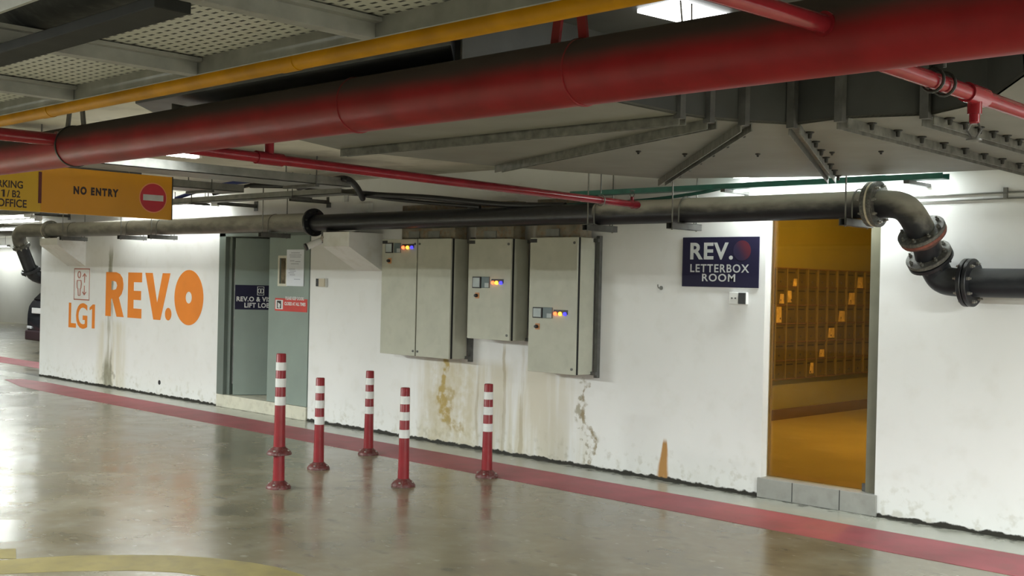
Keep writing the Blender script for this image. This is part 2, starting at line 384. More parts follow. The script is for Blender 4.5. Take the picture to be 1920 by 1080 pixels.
# ------------------------------------------------------------------ lamps
def tube_lamp(x0, x1, y, z, label, power, axis='x', rows=(-.034, .034), tint=(.93, 1, .965), width=.12, down=True):
    """a batten with two lit tubes; x0..x1 is its extent along its axis, y its other coordinate"""
    c = ((x0+x1)/2, y, z) if axis == 'x' else (y, (x0+x1)/2, z)
    t = thing('fluorescent_lamp', label, 'lamp', c, 'fluorescent tube lamps')
    def P(a, b, h): return V(a, y+b, z+h) if axis == 'x' else V(y+b, a, z+h)
    mb = MB(); mb.beam(P(x0, 0, .05), P(x1, 0, .05), .09, .04); mb.build('housing', m_white, t, bevel=.004)
    for r in rows:
        MB().tube([P(x0+.03, r, .013), P(x1-.03, r, .013)], .022, 10).build('tube', m_tube, t)
    for e in (x0+.015, x1-.015): MB().beam(P(e-.012, 0, .02), P(e+.012, 0, .02), .11, .05).build('tube_holder', m_white, t)
    if ZC-z-.07 > .02:
        for e in (x0+.25, x1-.25): MB().tube([P(e, 0, .07), P(e, 0, ZC-z)], .005, 6).build('hanging_rod', m_galv, t)
    ld = bpy.data.lights.new('tube_light', 'AREA'); ld.shape = 'RECTANGLE'; ld.energy = power; ld.color = tint
    ld.size = (x1-x0) if axis == 'x' else width; ld.size_y = width if axis == 'x' else (x1-x0)
    lo = bpy.data.objects.new('tube_light', ld); COL.objects.link(lo); lo.parent = t; lo.location = (0, 0, -.012)
    return t
tube_lamp(-15.4, -12.72, 7.76, 2.53, 'lit tube lamp beside the yellow no entry sign, above the pale dusty pipe', 3)
tube_lamp(-20.6, -18.25, 7.76, 2.52, 'lit tube lamp above the pipe bend at the wall end', 12)
tube_lamp(-39, -36.4, 14.9, 2.42, 'lit tube lamp at the distant far wall', 20)
tube_lamp(-5.15, -3.55, 7.76, 2.53, 'lit tube lamp glowing behind the duct hood edge, above the black pipe', 13)
tube_lamp(-27.2, -24.0, 10.9, 2.6, 'tube lamp over the far aisle, beyond the wall end and behind the sign', 11)
tube_lamp(-23.6, -21.2, 9.2, 2.6, 'lit tube lamp over the far aisle, in front of the parked dark car', 22)
tube_lamp(3.9, 4.9, -8.3, 2.6, 'lit tube lamp between the fire main and the grey trunkings', 4, axis='y', rows=(0,))
# lamps over the driving lane, out of the photo's view
tube_lamp(2.4, 4.9, -2.2, 2.36, 'tube lamp over the driving lane beside the camera', 380)
tube_lamp(-7.0, -4.5, -1.0, 2.5, 'tube lamp over the driving lane facing the three cabinets', 270)
tube_lamp(-13.5, -11.0, .2, 2.5, 'tube lamp over the driving lane opposite the lift lobby door', 520)
tube_lamp(-19.5, -17.0, .6, 2.5, 'tube lamp over the driving lane opposite the wall end', 290)
tube_lamp(-27, -24.5, 3.0, 2.6, 'tube lamp over the far end of the driving lane', 36)
tube_lamp(.3, 2.8, 4.9, 2.4, 'tube lamp over the walkway past the letterbox room', 370)

# ------------------------------------------------------------------ the setting
struct(MB().box(-62, 6, -12, 20, -.2, 0).build('floor', m_floor, smooth=False))
struct(MB().box(-62, 6, -12, 20, ZC, ZC+.3).build('ceiling', m_slab, smooth=False))
X0, XD1, XD2, XL1, XL2 = -18.15, -12.90, -10.96, -4.915, -3.95
mb = MB()
for a, b, c, d in ((X0, XD1, 0, ZC), (XD1, XD2, 2.2, ZC), (XD2, XL1, 0, ZC), (XL1, XL2, 2.3, ZC), (XL2, 6, 0, ZC)): mb.box(a, b, YW, YW+.14, c, d)
struct(mb.build('wall_back', m_wall, smooth=False))
struct(MB().box(X0, X0+.2, YW+.14, 15.5, 0, ZC).build('wall_left', m_white, smooth=False))
struct(MB().box(-62, X0+.2, 15.5, 15.7, 0, ZC).build('wall_far', m_farwall, smooth=False))
struct(MB().box(-62.2, -62, -12, 20, 0, ZC).build('wall_west', m_farwall, smooth=False))
struct(MB().box(6, 6.2, -12, 20, 0, ZC).build('wall_right', m_farwall, smooth=False))
struct(MB().box(-62, 6, -12.2, -12, 0, ZC).build('wall_front', m_farwall, smooth=False))
# chamfered concrete brackets on the wall, under the pipe
for k, (xa, xb, ztop, zf, zw, yf) in enumerate(((-17.214, -16.62, 2.16, 2.06, 1.755, 7.51), (-10.11, -9.66, 2.15, 1.995, 1.745, 7.49))):
    prof = [V(xa, YW, zw), V(xa, YW, ztop), V(xa, yf, ztop), V(xa, yf, zf)]
    struct(MB().prism(prof, (xb-xa, 0, 0)).build('trim_%d' % (k+1), m_white, smooth=False))
# steps
struct(MB().box(XD1+.01, XD2-.01, 7.93, 9.6, 0, .155).build('trim_3', m_stepcream, bevel=.004, smooth=False))
st = MB().box(-4.935, XL2+.02, 7.93, 8.09, 0, .155).build('trim_4', m_steptile, bevel=.004, smooth=False); struct(st)
for x in (-4.62, -4.22): MB().box(x-.003, x+.003, 7.9285, 7.935, .004, .153).build('tile_joint', m_dark, st, smooth=False)
# lobby behind the grey door
mb = MB(); mb.box(-14.2, -9.9, 10.6, 10.8, 0, ZC); mb.box(-14.4, -14.2, YW+.14, 10.8, 0, ZC); mb.box(-9.9, -9.7, YW+.14, 10.8, 0, ZC)
struct(mb.build('wall_north', m_lobby, smooth=False))
# letterbox room
RX0, RX1, RY1 = -6.99, -2.4, 14.8
mb = MB(); mb.box(RX0-.2, RX0, YW+.14, RY1+.2, 0, ZC); mb.box(RX1, RX1+.2, YW+.14, RY1+.2, 0, ZC); mb.box(RX0, RX1, RY1, RY1+.2, 0, ZC)
struct(mb.build('wall_letterbox_room', m_room, smooth=False))
struct(MB().box(RX0, RX1, YW+.14, RY1, .0, .15).build('floor_letterbox_room', m_roomfloor, smooth=False))
struct(MB().box(RX0, RX0+.02, YW+.14, RY1, .15, .27).build('baseboard_left', m_skirt, smooth=False))
def room_lamp(x, y, power):
    t = thing('ceiling_lamp', 'warm ceiling lamp inside the letterbox room', 'lamp', (x, y, ZC))
    MB().lathe((x, y, ZC), (0, 0, -1), [(.16, 0), (.16, .03), (.13, .07), (.02, .09)]).build('lamp_shade', emissive('warm_diffuser', (1, .62, .2), 4), t)
    ld = bpy.data.lights.new('lamp_light', 'POINT'); ld.energy = power; ld.color = (1, .70, .30); ld.shadow_soft_size = .12
    lo = bpy.data.objects.new('lamp_light', ld); COL.objects.link(lo); lo.parent = t; lo.location = (0, 0, -.25)
room_lamp(-4.9, 11.0, 85)

# ------------------------------------------------------------------ floor paint
def stripe_outline(x0, x1, y0, y1, z, round_left=0):
    return [(x0, y0, z), (x1, y0, z), (x1, y1, z), (x0+round_left, y1, z)]
o = MB().prism([V(-17.75, 7.25, .0005), V(-16.6, 7.0, .0005), V(-15, 6.95, .0005), V(5.9, 6.90, .0005), V(5.9, 7.49, .0005), V(-15.5, 7.52, .0005), V(-17.0, 7.56, .0005), V(-17.7, 7.5, .0005)], (0, 0, .002)).build('floor_stripe', m_redstripe, smooth=False)
tag(o, 'long faded red floor stripe running along the white wall', 'floor marking')
o = MB().prism([V(-40, 8.55, .0005), V(-18.3, 8.55, .0005), V(-18.3, 9.13, .0005), V(-40, 9.13, .0005)], (0, 0, .002)).build('floor_stripe', m_redstripe, smooth=False)
tag(o, 'short red floor stripe beyond the wall end, in front of the dark car', 'floor marking')
outer = [at(u, v, z=.0005) for u, v in ((-120, 1050), (0, 1051), (31, 1048.5), (140, 1042), (260, 1041), (330, 1042), (400, 1047), (470, 1055), (520, 1064), (566, 1078), (600, 1092))]
inner = [at(u, v, z=.0005) for u, v in ((500, 1112), (440, 1092), (385, 1080), (330, 1073), (250, 1069.5), (125, 1071), (0, 1076), (-120, 1084))]
o = MB().prism(outer+inner, (0, 0, .002)).build('floor_line', m_yelstripe, smooth=False)
tag(o, 'curved worn yellow line painted on the near floor', 'floor marking')
o = MB().prism([at(u, v, z=.0005) for u, v in ((-120, 1034), (29.5, 1029), (30.5, 1047), (-120, 1049))], (0, 0, .0016)).build('floor_line', m_yelstripe, smooth=False)
tag(o, 'short straight yellow floor mark touching the curved yellow line', 'floor marking')

# ------------------------------------------------------------------ overhead pipes
def straps(root, pts, r, axis, mat_, name='strap'):
    for p in pts: MB().lathe(p, axis, [(r, -.012), (r+.006, -.012), (r+.006, .012), (r, .012)]).build(name, mat_, root)
MY, MZ, MR = 2.85, 2.342, .108
t = thing('fire_main_pipe', 'thick red fire main pipe crossing the whole picture overhead', 'pipe', (-8, MY, MZ))
MB().tube([V(-30, MY, MZ), V(5.5, MY, MZ)], MR, 32).build('pipe_run', m_redpipe, t)
for u, v in ((1062, 150), (640, 215)):
    x = at(u, v, y=MY-.08).x; MB().lathe((x, MY, MZ), (1, 0, 0), [(MR, -.006), (MR+.004, -.004), (MR+.004, .004), (MR, .006)], 32).build('weld_seam', m_redpipe, t)
x = at(140, 285, y=MY).x
MB().lathe((x, MY, MZ), (1, 0, 0), [(MR, -.006), (MR+.006, -.006), (MR+.006, .006), (MR, .006)], 32).build('strap', m_dkbolt, t)
def v_hanger(x, y, z, spread, lean, label, m_):
    t = thing('pipe_hanger', label, 'pipe hanger', (x, y, ZC), 'pipe hangers')
    for s in (-1, 1):
        MB().beam(V(x+lean*s, y, ZC), V(x+spread*s, y, z), .035, .012, V(0, 1, 0)).build('hanger_leg', m_, t)
    MB().box(x-.1, x+.1, y-.03, y+.03, ZC-.012, ZC).build('ceiling_plate', m_, t)
x = at(1068, 70, y=MY).x
v_hanger(x, MY, MZ+.09, .065, .02, 'red splayed pipe hanger above the fire main, by the hood neck', m_redpipe)
x = at(142, 225, y=MY).x
v_hanger(x, MY, MZ+.09, .10, .03, 'dark splayed pipe hanger where the short red branch meets the fire main', m_galvdk)
# yellow pipe
GY, GZ = 2.4, 2.425
t = thing('gas_pipe', 'yellow pipe overhead, below the perforated cable tray', 'pipe', (-5, GY, GZ))
MB().tube([V(-25, GY, GZ), V(5.5, GY, GZ)], .035, 20).build('pipe_run', m_yellow, t)
for u, v in ((90, 220), (545, 135)):
    x = at(u, v, y=GY).x; MB().tube([V(x-.05, GY, GZ), V(x+.05, GY, GZ)], .0375, 20).build('coupling', m_yellow, t)
# red branch pipes
bx0, bx1 = -5.30, -5.74; BZ = 2.30
def brp(y): return V(bx0+(bx1-bx0)*(y-3.0)/4.4, y, BZ)
t = thing('sprinkler_branch_pipe', 'thin red branch pipe from the fire main towards the wall cabinets', 'pipe', brp(3.2))
MB().tube([V(bx0+.005, 2.90, MZ-.03), brp(2.95), brp(7.34)], .0285, 16).build('pipe_run', m_redthin, t)
p = brp(at(500, 298, z=BZ).y)
mb = MB(); mb.tube([brp(p.y-.09), brp(p.y+.09)], .036, 16); mb.build('tee_fitting', m_redthin, t)
mb = MB(); mb.tube([p, p+V(0, 0, .12)], .026, 12); mb.lathe(p+V(0, 0, .09), (0, 0, 1), [(.026, 0), (.034, .0), (.034, .025), (.026, .025)]); mb.tube([p+V(0, 0, .11), V(p.x, p.y, ZC-.002)], .017, 10); mb.build('riser', m_redthin, t)
q = brp(3.55); mb = MB(); mb.tube([q-V(0, .03, 0), q+V(0, .03, 0)], .035, 16); mb.build('coupling', m_redthin, t)
q = brp(7.33); mb = MB(); mb.lathe(q, (0, 1, 0), [(.034, -.06), (.034, 0), (.026, .02), (.01, .03)]); mb.build('end_cap', m_redthin, t)
def sprinkler(root, p, sgn):
    mb = MB(); mb.lathe(p, (0, 0, sgn), [(.016, 0), (.016, .035), (.012, .04)]); mb.build('sprinkler_body', m_redthin, root)
    mb = MB()
    for a in (-1, 1): mb.tube([p+V(.012*a, 0, .04*sgn), p+V(.022*a, 0, .06*sgn), p+V(.004*a, 0, .09*sgn)], .0035, 6)
    mb.lathe(p+V(0, 0, .088*sgn), (0, 0, sgn), [(.024, 0), (.024, .004), (.006, .008)]); mb.build('sprinkler_deflector', m_galvdk, root)
sprinkler(t, brp(7.26)+V(0, 0, .02), 1)
q = brp(at(1143, 375, z=BZ).y)
h = thing('pipe_hanger', 'thin rod hanger with loop near the end of the red branch pipe', 'pipe hanger', (q.x, q.y, ZC), 'pipe hangers')
MB().tube([V(q.x, q.y, BZ+.055), V(q.x, q.y, ZC)], .005, 6).build('rod', m_galvdk, h)
MB().tube([q+(V(math.sin(a)*.042, 0, math.cos(a)*.042)) for a in [k*math.pi/8 for k in range(17)]], .005, 6).build('loop', m_galv, h)
B2 = 2.27
pa = at(1690, 130, z=B2); pb = at(1920, 210, z=B2); d2 = (pb-pa).normalized()
t = thing('sprinkler_branch_pipe', 'thin red branch pipe with a hanging sprinkler, under the duct hood', 'pipe', pa)
p0 = pa + d2*((2.87-pa.y)/d2.y); p1 = pa + d2*((7.0-pa.y)/d2.y)
MB().tube([p0+V(0, 0, .05), p0+d2*.06, p1], .0245, 16).build('pipe_run', m_redthin, t)
q = pa + d2*((at(1829, 178, z=B2).y-pa.y)/d2.y)
MB().tube([q-d2*.07, q+d2*.07], .031, 16).build('tee_fitting', m_redthin, t)
MB().tube([q, q-V(0, 0, .06)], .022, 12).build('drop_fitting', m_redthin, t)
sprinkler(t, q-V(0, 0, .05), -1)
for uu in (1752, 1846):
    q2 = pa + d2*((at(uu, 150, z=B2).y-pa.y)/d2.y)
    h = thing('pipe_hanger', 'dark loop hanger on the red branch pipe under the hood, %s' % ('close to the fire main' if uu < 1800 else 'touching the hanging sprinkler'), 'pipe hanger', (q2.x, q2.y, ZC), 'pipe hangers')
    MB().tube([V(q2.x, q2.y, B2+.05), V(q2.x, q2.y, ZC-.3 if uu < 0 else 2.45)], .005, 6).build('rod', m_galvdk, h)
    MB().tube([q2+(V(math.sin(a)*.034, 0, math.cos(a)*.034)) for a in [k*math.pi/8 for k in range(17)]], .005, 6).build('loop', m_dkbolt, h)
t = thing('sprinkler_branch_pipe', 'thin red branch pipe meeting the near side of the fire main, by the light panel', 'pipe', (-1.52, 2.0, MZ))
pc = at(1555, 48, z=MZ+.01); pd = at(1370, -6, z=MZ+.01); d3 = (pd-pc).normalized()
MB().tube([pc-d3*.06, pc+d3*2.6], .0245, 16).build('pipe_run', m_redthin, t)
MB().tube([pc-d3*.05, pc+d3*.03], .034, 16).build('welded_collar', m_redthin, t)

pe = at(128, 264, z=MZ+.03); pf = at(10, 252, z=MZ+.03)
t = thing('sprinkler_branch_pipe', 'short red branch pipe meeting the fire main above the yellow sign', 'pipe', (pe.x, pe.y, MZ+.03))
d4 = (pf-pe).normalized()
MB().tube([pe-d4*.02+V(0, 0, -.0), pe+d4*1.6], .034, 16).build('pipe_run', m_redthin, t)
MB().tube([pe-d4*.05, pe+d4*.07], .045, 16).build('welded_collar', m_redthin, t)

# ------------------------------------------------------------------ cable tray and black services, top left
t = thing('perforated_cable_tray', 'pale perforated cable tray on channel rungs above the yellow pipe', 'cable tray', (-4, 1.7, 2.31))
TY = 2.0
MB().box(-9, .2, 1.6, TY, 2.368, 2.374).build('tray_plate', m_perf, t, smooth=False)
mb = MB(); mb.box(-9, .2, TY-.004, TY+.006, 2.314, 2.374); mb.box(-9, .2, TY-.03, TY+.006, 2.372, 2.378); mb.build('side_rail', m_galv, t, smooth=False)
MB().box(-9, .2, 1.19, 1.20, 2.31, 2.374).build('side_rail', m_galv, t, smooth=False)
for k, x in enumerate((-6.10, -5.2, -4.30, -3.40, -2.478, -1.58, -.68)):
    mb = MB(); mb.box(x-.05, x, 1.2, TY-.005, 2.312, 2.352); mb.box(x-.05, x+.03, 1.2, TY-.005, 2.352, 2.364)
    mb.build('rung', m_galv, t, smooth=False)
    if k in (1, 3, 4, 6): MB().tube([V(x-.025, 1.26, 2.36), V(x-.025, 1.26, ZC)], .007, 8).build('hanging_rod', m_bolt, t)
t = MB().box(-10, -2.47, 1.335, 1.43, 2.272, 2.30).build('cable_trunking', m_dktrunk, bevel=.003, smooth=False)
tag(t, 'flat black cable trunking slung below the perforated tray', 'trunking')
MB_ = MB().tube([V(-12, 1.46, 2.506), V(-1.6, 1.46, 2.506)], .138, 24)
tag(MB_.build('drain_pipe', m_dusty), 'dusty thick black pipe resting on the tray rungs behind the black trunking', 'pipe')
# dark duct that runs between the yellow and red pipes into the neck of the hood
mb = MB(); mb.prism([V(-5.68, 2.97, 2.55), V(-5.93, 3.22, 2.55), V(-5.93, 3.22, 2.68), V(-5.68, 2.97, 2.68)], (2.45, 0, 0))
tag(mb.build('air_duct', m_navy, bevel=.004, smooth=False), 'dark blue-grey air duct between the yellow and red overhead pipes', 'duct')

# ------------------------------------------------------------------ fan-shaped duct hood
HZ = 2.455
def hz(u, v): p = at(u, v, z=HZ); return V(p.x, p.y, HZ)
ring = [V(-3.2, 3.0, HZ), hz(1280, 216), hz(1335, 224), hz(1400, 229), hz(1490, 234), hz(1580, 222), hz(1740, 216), hz(1850, 190), hz(1920, 140), V(-1.42, 3.8, HZ), V(-1.40, 3.0, HZ)]
rim = [V(-5.35, 3.0, HZ), hz(560, 262), hz(645, 282), hz(935, 312), hz(1240, 335), hz(1560, 331)]
rim += [V(-2.5, 7.58, HZ), V(-.3, 7.58, HZ), V(-.1, 3.0, HZ)]
hood = thing('duct_hood', 'big grey sheet-metal duct hood with radiating ribs, under the slab', 'duct', (-3, 5, HZ))
mb = MB(); bot = rim + ring[::-1]; mb.prism(bot, (0, 0, .012)); mb.build('underside_sheet', m_duct, hood, smooth=False)
mb = MB()
for a, b in zip(rim, rim[1:]): mb.beam(a+V(0, 0, .035), b+V(0, 0, .035), .008, .07)
mb.build('rim_lip', m_duct, hood, smooth=False)
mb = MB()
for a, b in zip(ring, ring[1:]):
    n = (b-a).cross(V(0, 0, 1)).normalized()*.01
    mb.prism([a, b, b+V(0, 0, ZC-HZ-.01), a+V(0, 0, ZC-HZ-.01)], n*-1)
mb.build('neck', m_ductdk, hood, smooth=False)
cap = [p+V(0, 0, ZC-HZ-.012) for p in ring]; MB().prism(cap, (0, 0, .008)).build('neck_top', m_ductdk, hood, smooth=False)  # dark cap added so the slab inside the neck reads dark
ends = [hz(645, 280), hz(935, 311), hz(1241, 337), hz(1560, 332), None, None]
starts = ring[1:7]
e5 = hz(1920, 313); e6 = hz(1920, 270)
def rib(a, b, nb, big=True):
    d = (b-a).normalized(); s = d.cross(V(0, 0, 1)).normalized()
    z = V(0, 0, -1)
    mb = MB(); mb.beam(a+z*.004, b+z*.004, .058, .008); mb.beam(a+z*.024-s*.026, b+z*.024-s*.026, .006, .048); mb.beam(a+z*.024+s*.026, b+z*.024+s*.026, .006, .04)
    r = mb.build('rib', m_rib, hood, smooth=False)
    L_ = (b-a).length
    for k in range(nb):
        p = a + d*(L_*(k+.7)/nb) + s*.05
        MB().lathe(p+z*.0, z, [(.022, 0), (.022, .006), (.012, .01), (.009, .034), (.003, .036)], 10).build('bolt', m_dkbolt, r)
    return r
rib(starts[0], ends[0], 5); rib(starts[1], ends[1], 6); rib(starts[2], ends[2], 7); rib(starts[3], ends[3], 7)
d5 = (e5-starts[4]); rib(starts[4], starts[4]+d5*1.06, 9); d6 = (e6-starts[5]); rib(starts[5], starts[5]+d6*1.75, 12)
for p in ring[1:7]:
    MB().box(p.x-.02, p.x+.02, p.y-.045, p.y-.005, HZ-.02, ZC-.02).build('neck_stiffener', m_galvdk, hood, smooth=False)
for u, v in ((1197, 283), (1284, 288), (1421, 288), (1652, 283), (1560, 285), (1300, 300)):
    p = hz(u, v); MB().lathe(p, (0, 0, -1), [(.016, 0), (.016, .006), (.007, .012), (.006, .02)], 8).build('bolt', m_dkbolt, hood)
# bright light panel seen up through the neck
pp = [at(u, v, z=2.722) for u, v in ((1195, 24), (1275, 3), (1370, 34), (1296, 48))]
mb = MB(); mb.prism(pp, (0, 0, .014))
t = thing('light_panel', 'bright white light panel seen up inside the hood neck', 'lamp', pp[0])
mb.build('diffuser', m_sky, t, smooth=False)
for u0, v0, u1, v1 in ((1276, 2, 1279, 40), (1297, 8, 1297, 48)):
    a, b = at(u0, v0, z=2.718), at(u1, v1, z=2.69); MB().tube([a, b], .004, 6).build('rod', m_galvdk, t)

# ------------------------------------------------------------------ trays and cables left of the hood
for xa, y0, y1, z0, lab in ((-8.95, 3.3, 6.6, 2.50, 'grey cable trunking behind the red branch pipe, crossing towards the wall'), (-11.2, 4.6, 6.9, 2.56, 'grey cable trunking behind the no entry sign, crossing towards the wall')):
    t = thing('cable_trunking', lab, 'trunking', (xa, y0, z0), 'grey trunkings crossing the slab')
    mb = MB(); mb.box(xa, xa+.45, y0, y1, z0, z0+.006); mb.box(xa, xa+.006, y0, y1, z0, z0+.08); mb.box(xa+.444, xa+.45, y0, y1, z0, z0+.08); mb.build('channel', m_galv, t, smooth=False)
    for yy in (y0+.4, y1-.4):
        h = MB().beam(V(xa-.03, yy, z0-.013), V(xa+.48, yy, z0-.013), .04, .025).build('hanger', m_galvdk, t)
        for xx in (xa-.012, xa+.462): MB().tube([V(xx, yy, z0-.02), V(xx, yy, ZC)], .006, 6).build('hanging_rod', m_galvdk, h)
t = thing('cable_tray', 'grey cable tray running along the wall just above the pale pipe', 'cable tray', (-11, 7.15, 2.5))
mb = MB(); mb.box(-17.5, -9.2, 7.02, 7.2, 2.50, 2.506); mb.box(-17.5, -9.2, 7.02, 7.026, 2.5, 2.56); mb.box(-17.5, -9.2, 7.194, 7.2, 2.5, 2.56); mb.build('channel', m_galv, t, smooth=False)
for xx in (-16, -14, -12, -10):
    h = MB().beam(V(xx, 6.98, 2.487), V(xx, 7.24, 2.487), .04, .025).build('hanger', m_galvdk, t)
    for yy in (7.0, 7.22): MB().tube([V(xx, yy, 2.48), V(xx, yy, ZC)], .006, 6).build('hanging_rod', m_galvdk, h)
t = thing('green_cable_tray', 'green cable tray above the black wall pipe, at the hood edge', 'cable tray', (-6, 7.7, 2.42))
mb = MB(); mb.box(-6.7, -3.35, 7.62, 7.72, 2.425, 2.431); mb.box(-6.7, -3.35, 7.614, 7.62, 2.425, 2.465); mb.box(-6.7, -3.35, 7.72, 7.726, 2.425, 2.465); mb.build('channel', m_green, t, smooth=False)
for xx in (-6.5, -5.1, -3.6): MB().box(xx-.02, xx+.02, 7.60, YW, 2.40, 2.424).build('wall_bracket', m_galvdk, t)
def cable(pts, r, m_, label, n=10):
    P = [Vector(p) for p in pts]; out = []
    for i in range(len(P)-1):
        a, b = P[i], P[i+1]; ta = (P[i+1]-P[max(i-1, 0)])*.5; tb = (P[min(i+2, len(P)-1)]-a)*.5
        for k in range(n):
            s = k/n; out.append(a*(2*s**3-3*s*s+1)+ta*(s**3-2*s*s+s)+b*(3*s*s-2*s**3)+tb*(s**3-s*s))
    out.append(P[-1]); o = MB().tube(out, r, 12).build('cable', m_)
    return tag(o, label, 'cable', 'loose cables above the wall pipe')
def cp(u, v, y): return at(u, v, y=y)
cable([cp(330, 372, 7.1), cp(400, 350, 7.1), cp(480, 339, 7.12), cp(545, 345, 7.3), cp(640, 358, 7.35), cp(760, 368, 7.4)], .022, m_blue, 'blue cable arching over the grey tray above the pale pipe')
cable([cp(470, 348, 7.0), cp(560, 350, 7.1), cp(660, 362, 7.3), cp(800, 370, 7.4), cp(940, 383, 7.55), cp(1060, 385, 7.6)], .026, m_cable, 'thick black cable sagging along the top of the wall pipe')
cable([cp(400, 364, 7.05), cp(500, 343, 7.2), cp(600, 352, 7.2), cp(720, 372, 7.4), cp(900, 388, 7.55)], .018, m_cable, 'thinner black cable crossing under the thick black cable')
cable([cp(560, 352, 6.9), cp(620, 338, 6.7), cp(650, 336, 6.5), cp(668, 350, 6.9), cp(680, 372, 7.3)], .03, m_cable, 'black cable loop dropping from the trunking towards the pipe')
cable([cp(1060, 384, 7.66), cp(1200, 376, 7.66), cp(1310, 362, 7.66), cp(1390, 346, 7.66), cp(1520, 339, 7.66), cp(1660, 331, 7.66)], .014, m_green, 'thin green cable lying in the green cable tray')
for (u0, v0, u1, v1), lab in (((662, 381, 690, 397), 'small white junction box on the wall above the black pipe'), ((617, 363, 644, 378), 'smaller white junction box higher on the wall, beside the strut channel')):
    p, q = at(u0, v0, y=7.88), at(u1, v1, y=7.88)
    jb = thing('junction_box', lab, 'junction box', ((p.x+q.x)/2, YW, q.z))
    MB().box(p.x, q.x, 7.885, YW, q.z, p.z).build('box', m_white, jb, bevel=.006, smooth=False)
    MB().box(p.x+.008, q.x-.008, 7.878, 7.885, q.z+.008, p.z-.008).build('lid', m_white, jb, bevel=.003, smooth=False)
# channels bracketing out of the wall above the pipe
def strut(u, v, lab):
    p = at(u, v, z=2.5)
    t = thing('strut_channel', lab, 'bracket', (p.x, 7.5, 2.5), 'strut channels above the pipe')
    mb = MB(); mb.box(p.x-.022, p.x+.022, 7.42, YW, 2.5, 2.505); mb.box(p.x-.022, p.x-.018, 7.42, YW, 2.5, 2.54); mb.box(p.x+.018, p.x+.022, 7.42, YW, 2.5, 2.54); mb.build('channel', m_galvdk, t, smooth=False)
    MB().box(p.x-.04, p.x+.04, YW-.006, YW, 2.46, 2.58).build('wall_plate', m_galvdk, t, smooth=False)
strut(102, 406, 'dark strut channel above the flange next to the pipe bend at the wall end')
strut(458, 388, 'dark strut channel at the end of the lit tube lamp')
strut(584, 380, 'dark strut channel above the big black flange')

# ------------------------------------------------------------------ the wall pipe
PY, PZ, PR = 7.6, 2.263, .099
wp = thing('waste_pipe', 'large flanged pipe running along the white wall, bent down at both ends', 'pipe', (-8, PY, PZ))
MB().tube([V(-17.35, PY, 2.285), V(-10.45, PY, 2.27)], .104, 24).build('lagged_run', m_lag, wp)['label'] = 'pale dusty grey stretch'
MB().tube([V(-10.40, PY, 2.262), V(-6.3, PY, PZ)], .09, 24).build('pipe_run', m_blacknew, wp)
MB().tube([V(-6.35, PY, PZ), V(-3.86, PY, PZ)], PR, 24).build('pipe_run', m_black, wp)
def flange(c, d, r, th, m_, nb=8, rb=.012, bolt_m=m_bolt, phase=0.2, both=True):
    d = Vector(d).normalized(); c = Vector(c)
    f = MB().lathe(c, d, [(r*.55, -th/2), (r-.004, -th/2), (r, -th/2+.004), (r, th/2-.004), (r-.004, th/2), (r*.55, th/2)], 36).build('flange', m_, wp)
    sx, sy = frame_of(d)
    for k in range(nb):
        a = phase+2*math.pi*k/nb; p = c+(sx*math.cos(a)+sy*math.sin(a))*r*.80
        mb = MB(); mb.lathe(p, d, [(rb, -th/2-.016), (rb, th/2+.016)], 6); mb.lathe(p, d, [(rb*.55, -th/2-.03), (rb*.55, th/2+.03)], 8); mb.build('bolt', bolt_m, f)
    return f
def gasket(c, d, r, th, m_): MB().lathe(c, d, [(r, -th/2), (r, th/2)], 36).build('gasket', m_, wp)
# flange between lagged and black stretch
flange((-10.43, PY, 2.268), (1, 0, 0), .155, .03, m_blacknew, 8, .012, m_dkbolt); gasket((-10.455, PY, 2.268), (1, 0, 0), .150, .02, m_lag)
# left end: flange, bend, dropping leg
flange((-17.05, PY, 2.285), (1, 0, 0), .145, .03, m_lag, 8); gasket((-17.075, PY, 2.285), (1, 0, 0), .142, .02, m_cream)
a = V(-17.35, PY, 2.285); e = at(58, 508, x=-18.32); mid = at(40, 462, x=-18.30)
dn = (e-mid).normalized()
MB().tube(bez(a, a+V(-.55, 0, 0), mid-dn*.35+V(0, 0, .0), mid, 14), .104, 24).build('elbow', m_lag, wp)
MB().tube([mid, e], .10, 24).build('drop_leg', m_blacknew, wp)
flange(mid+dn*.0, dn, .135, .05, m_flange, 8)
flange(e, dn, .15, .05, m_blacknew, 8, .012, m_dkbolt)
e2 = e + V(0.0, .55, -.12)
MB().tube(bez(e, e+dn*.16, e2-V(0, .2, 0), e2, 8)+[e2+V(0, 1.2, 0)], .10, 24).build('elbow', m_blacknew, wp)
# right end: flange pair, bend, flange pair, bend, flange, level run
f0 = V(at(1640, 383, y=PY).x, PY, PZ)
flange(f0+V(.026, 0, 0), (1, 0, 0), .162, .03, m_flange, 8, .013); gasket(f0, (1, 0, 0), .158, .016, m_cream); flange(f0-V(.026, 0, 0), (1, 0, 0), .158, .03, m_flange, 8, .013)
D1 = at(1729, 437, y=7.61); D2 = at(1743, 483, y=7.735); E1 = at(1818, 530, y=7.80)
dd = V(.14, .66, -.74).normalized()
MB().tube(bez(f0+V(.03, 0, 0), f0+V(.24, .0, .0), D1-dd*.22, D1, 16), .097, 24).build('elbow', m_black, wp)
flange(D1-dd*.012, dd, .165, .028, m_flange, 8, .013, m_flange); gasket(D1+dd*.012, dd, .163, .02, m_gasket)
MB().lathe(D1, dd, [(.160, .022), (.157, .036), (.102, .05), (.098, .08)], 36).build('reducer', m_rustred, wp)
MB().tube([D1+dd*.06, D2], .096, 24).build('spool', m_black, wp)
flange(D2-dd*.018, dd, .158, .028, m_flange, 8, .013, m_flange); flange(D2+dd*.018, dd, .158, .028, m_blacknew, 8, .013, m_dkbolt)
E0 = E1-V(.02, 0, 0)
MB().tube(bez(D2+dd*.02, D2+dd*.2, E0-V(.2, 0, 0), E0, 16), .098, 24).build('elbow', m_pipegrey, wp)
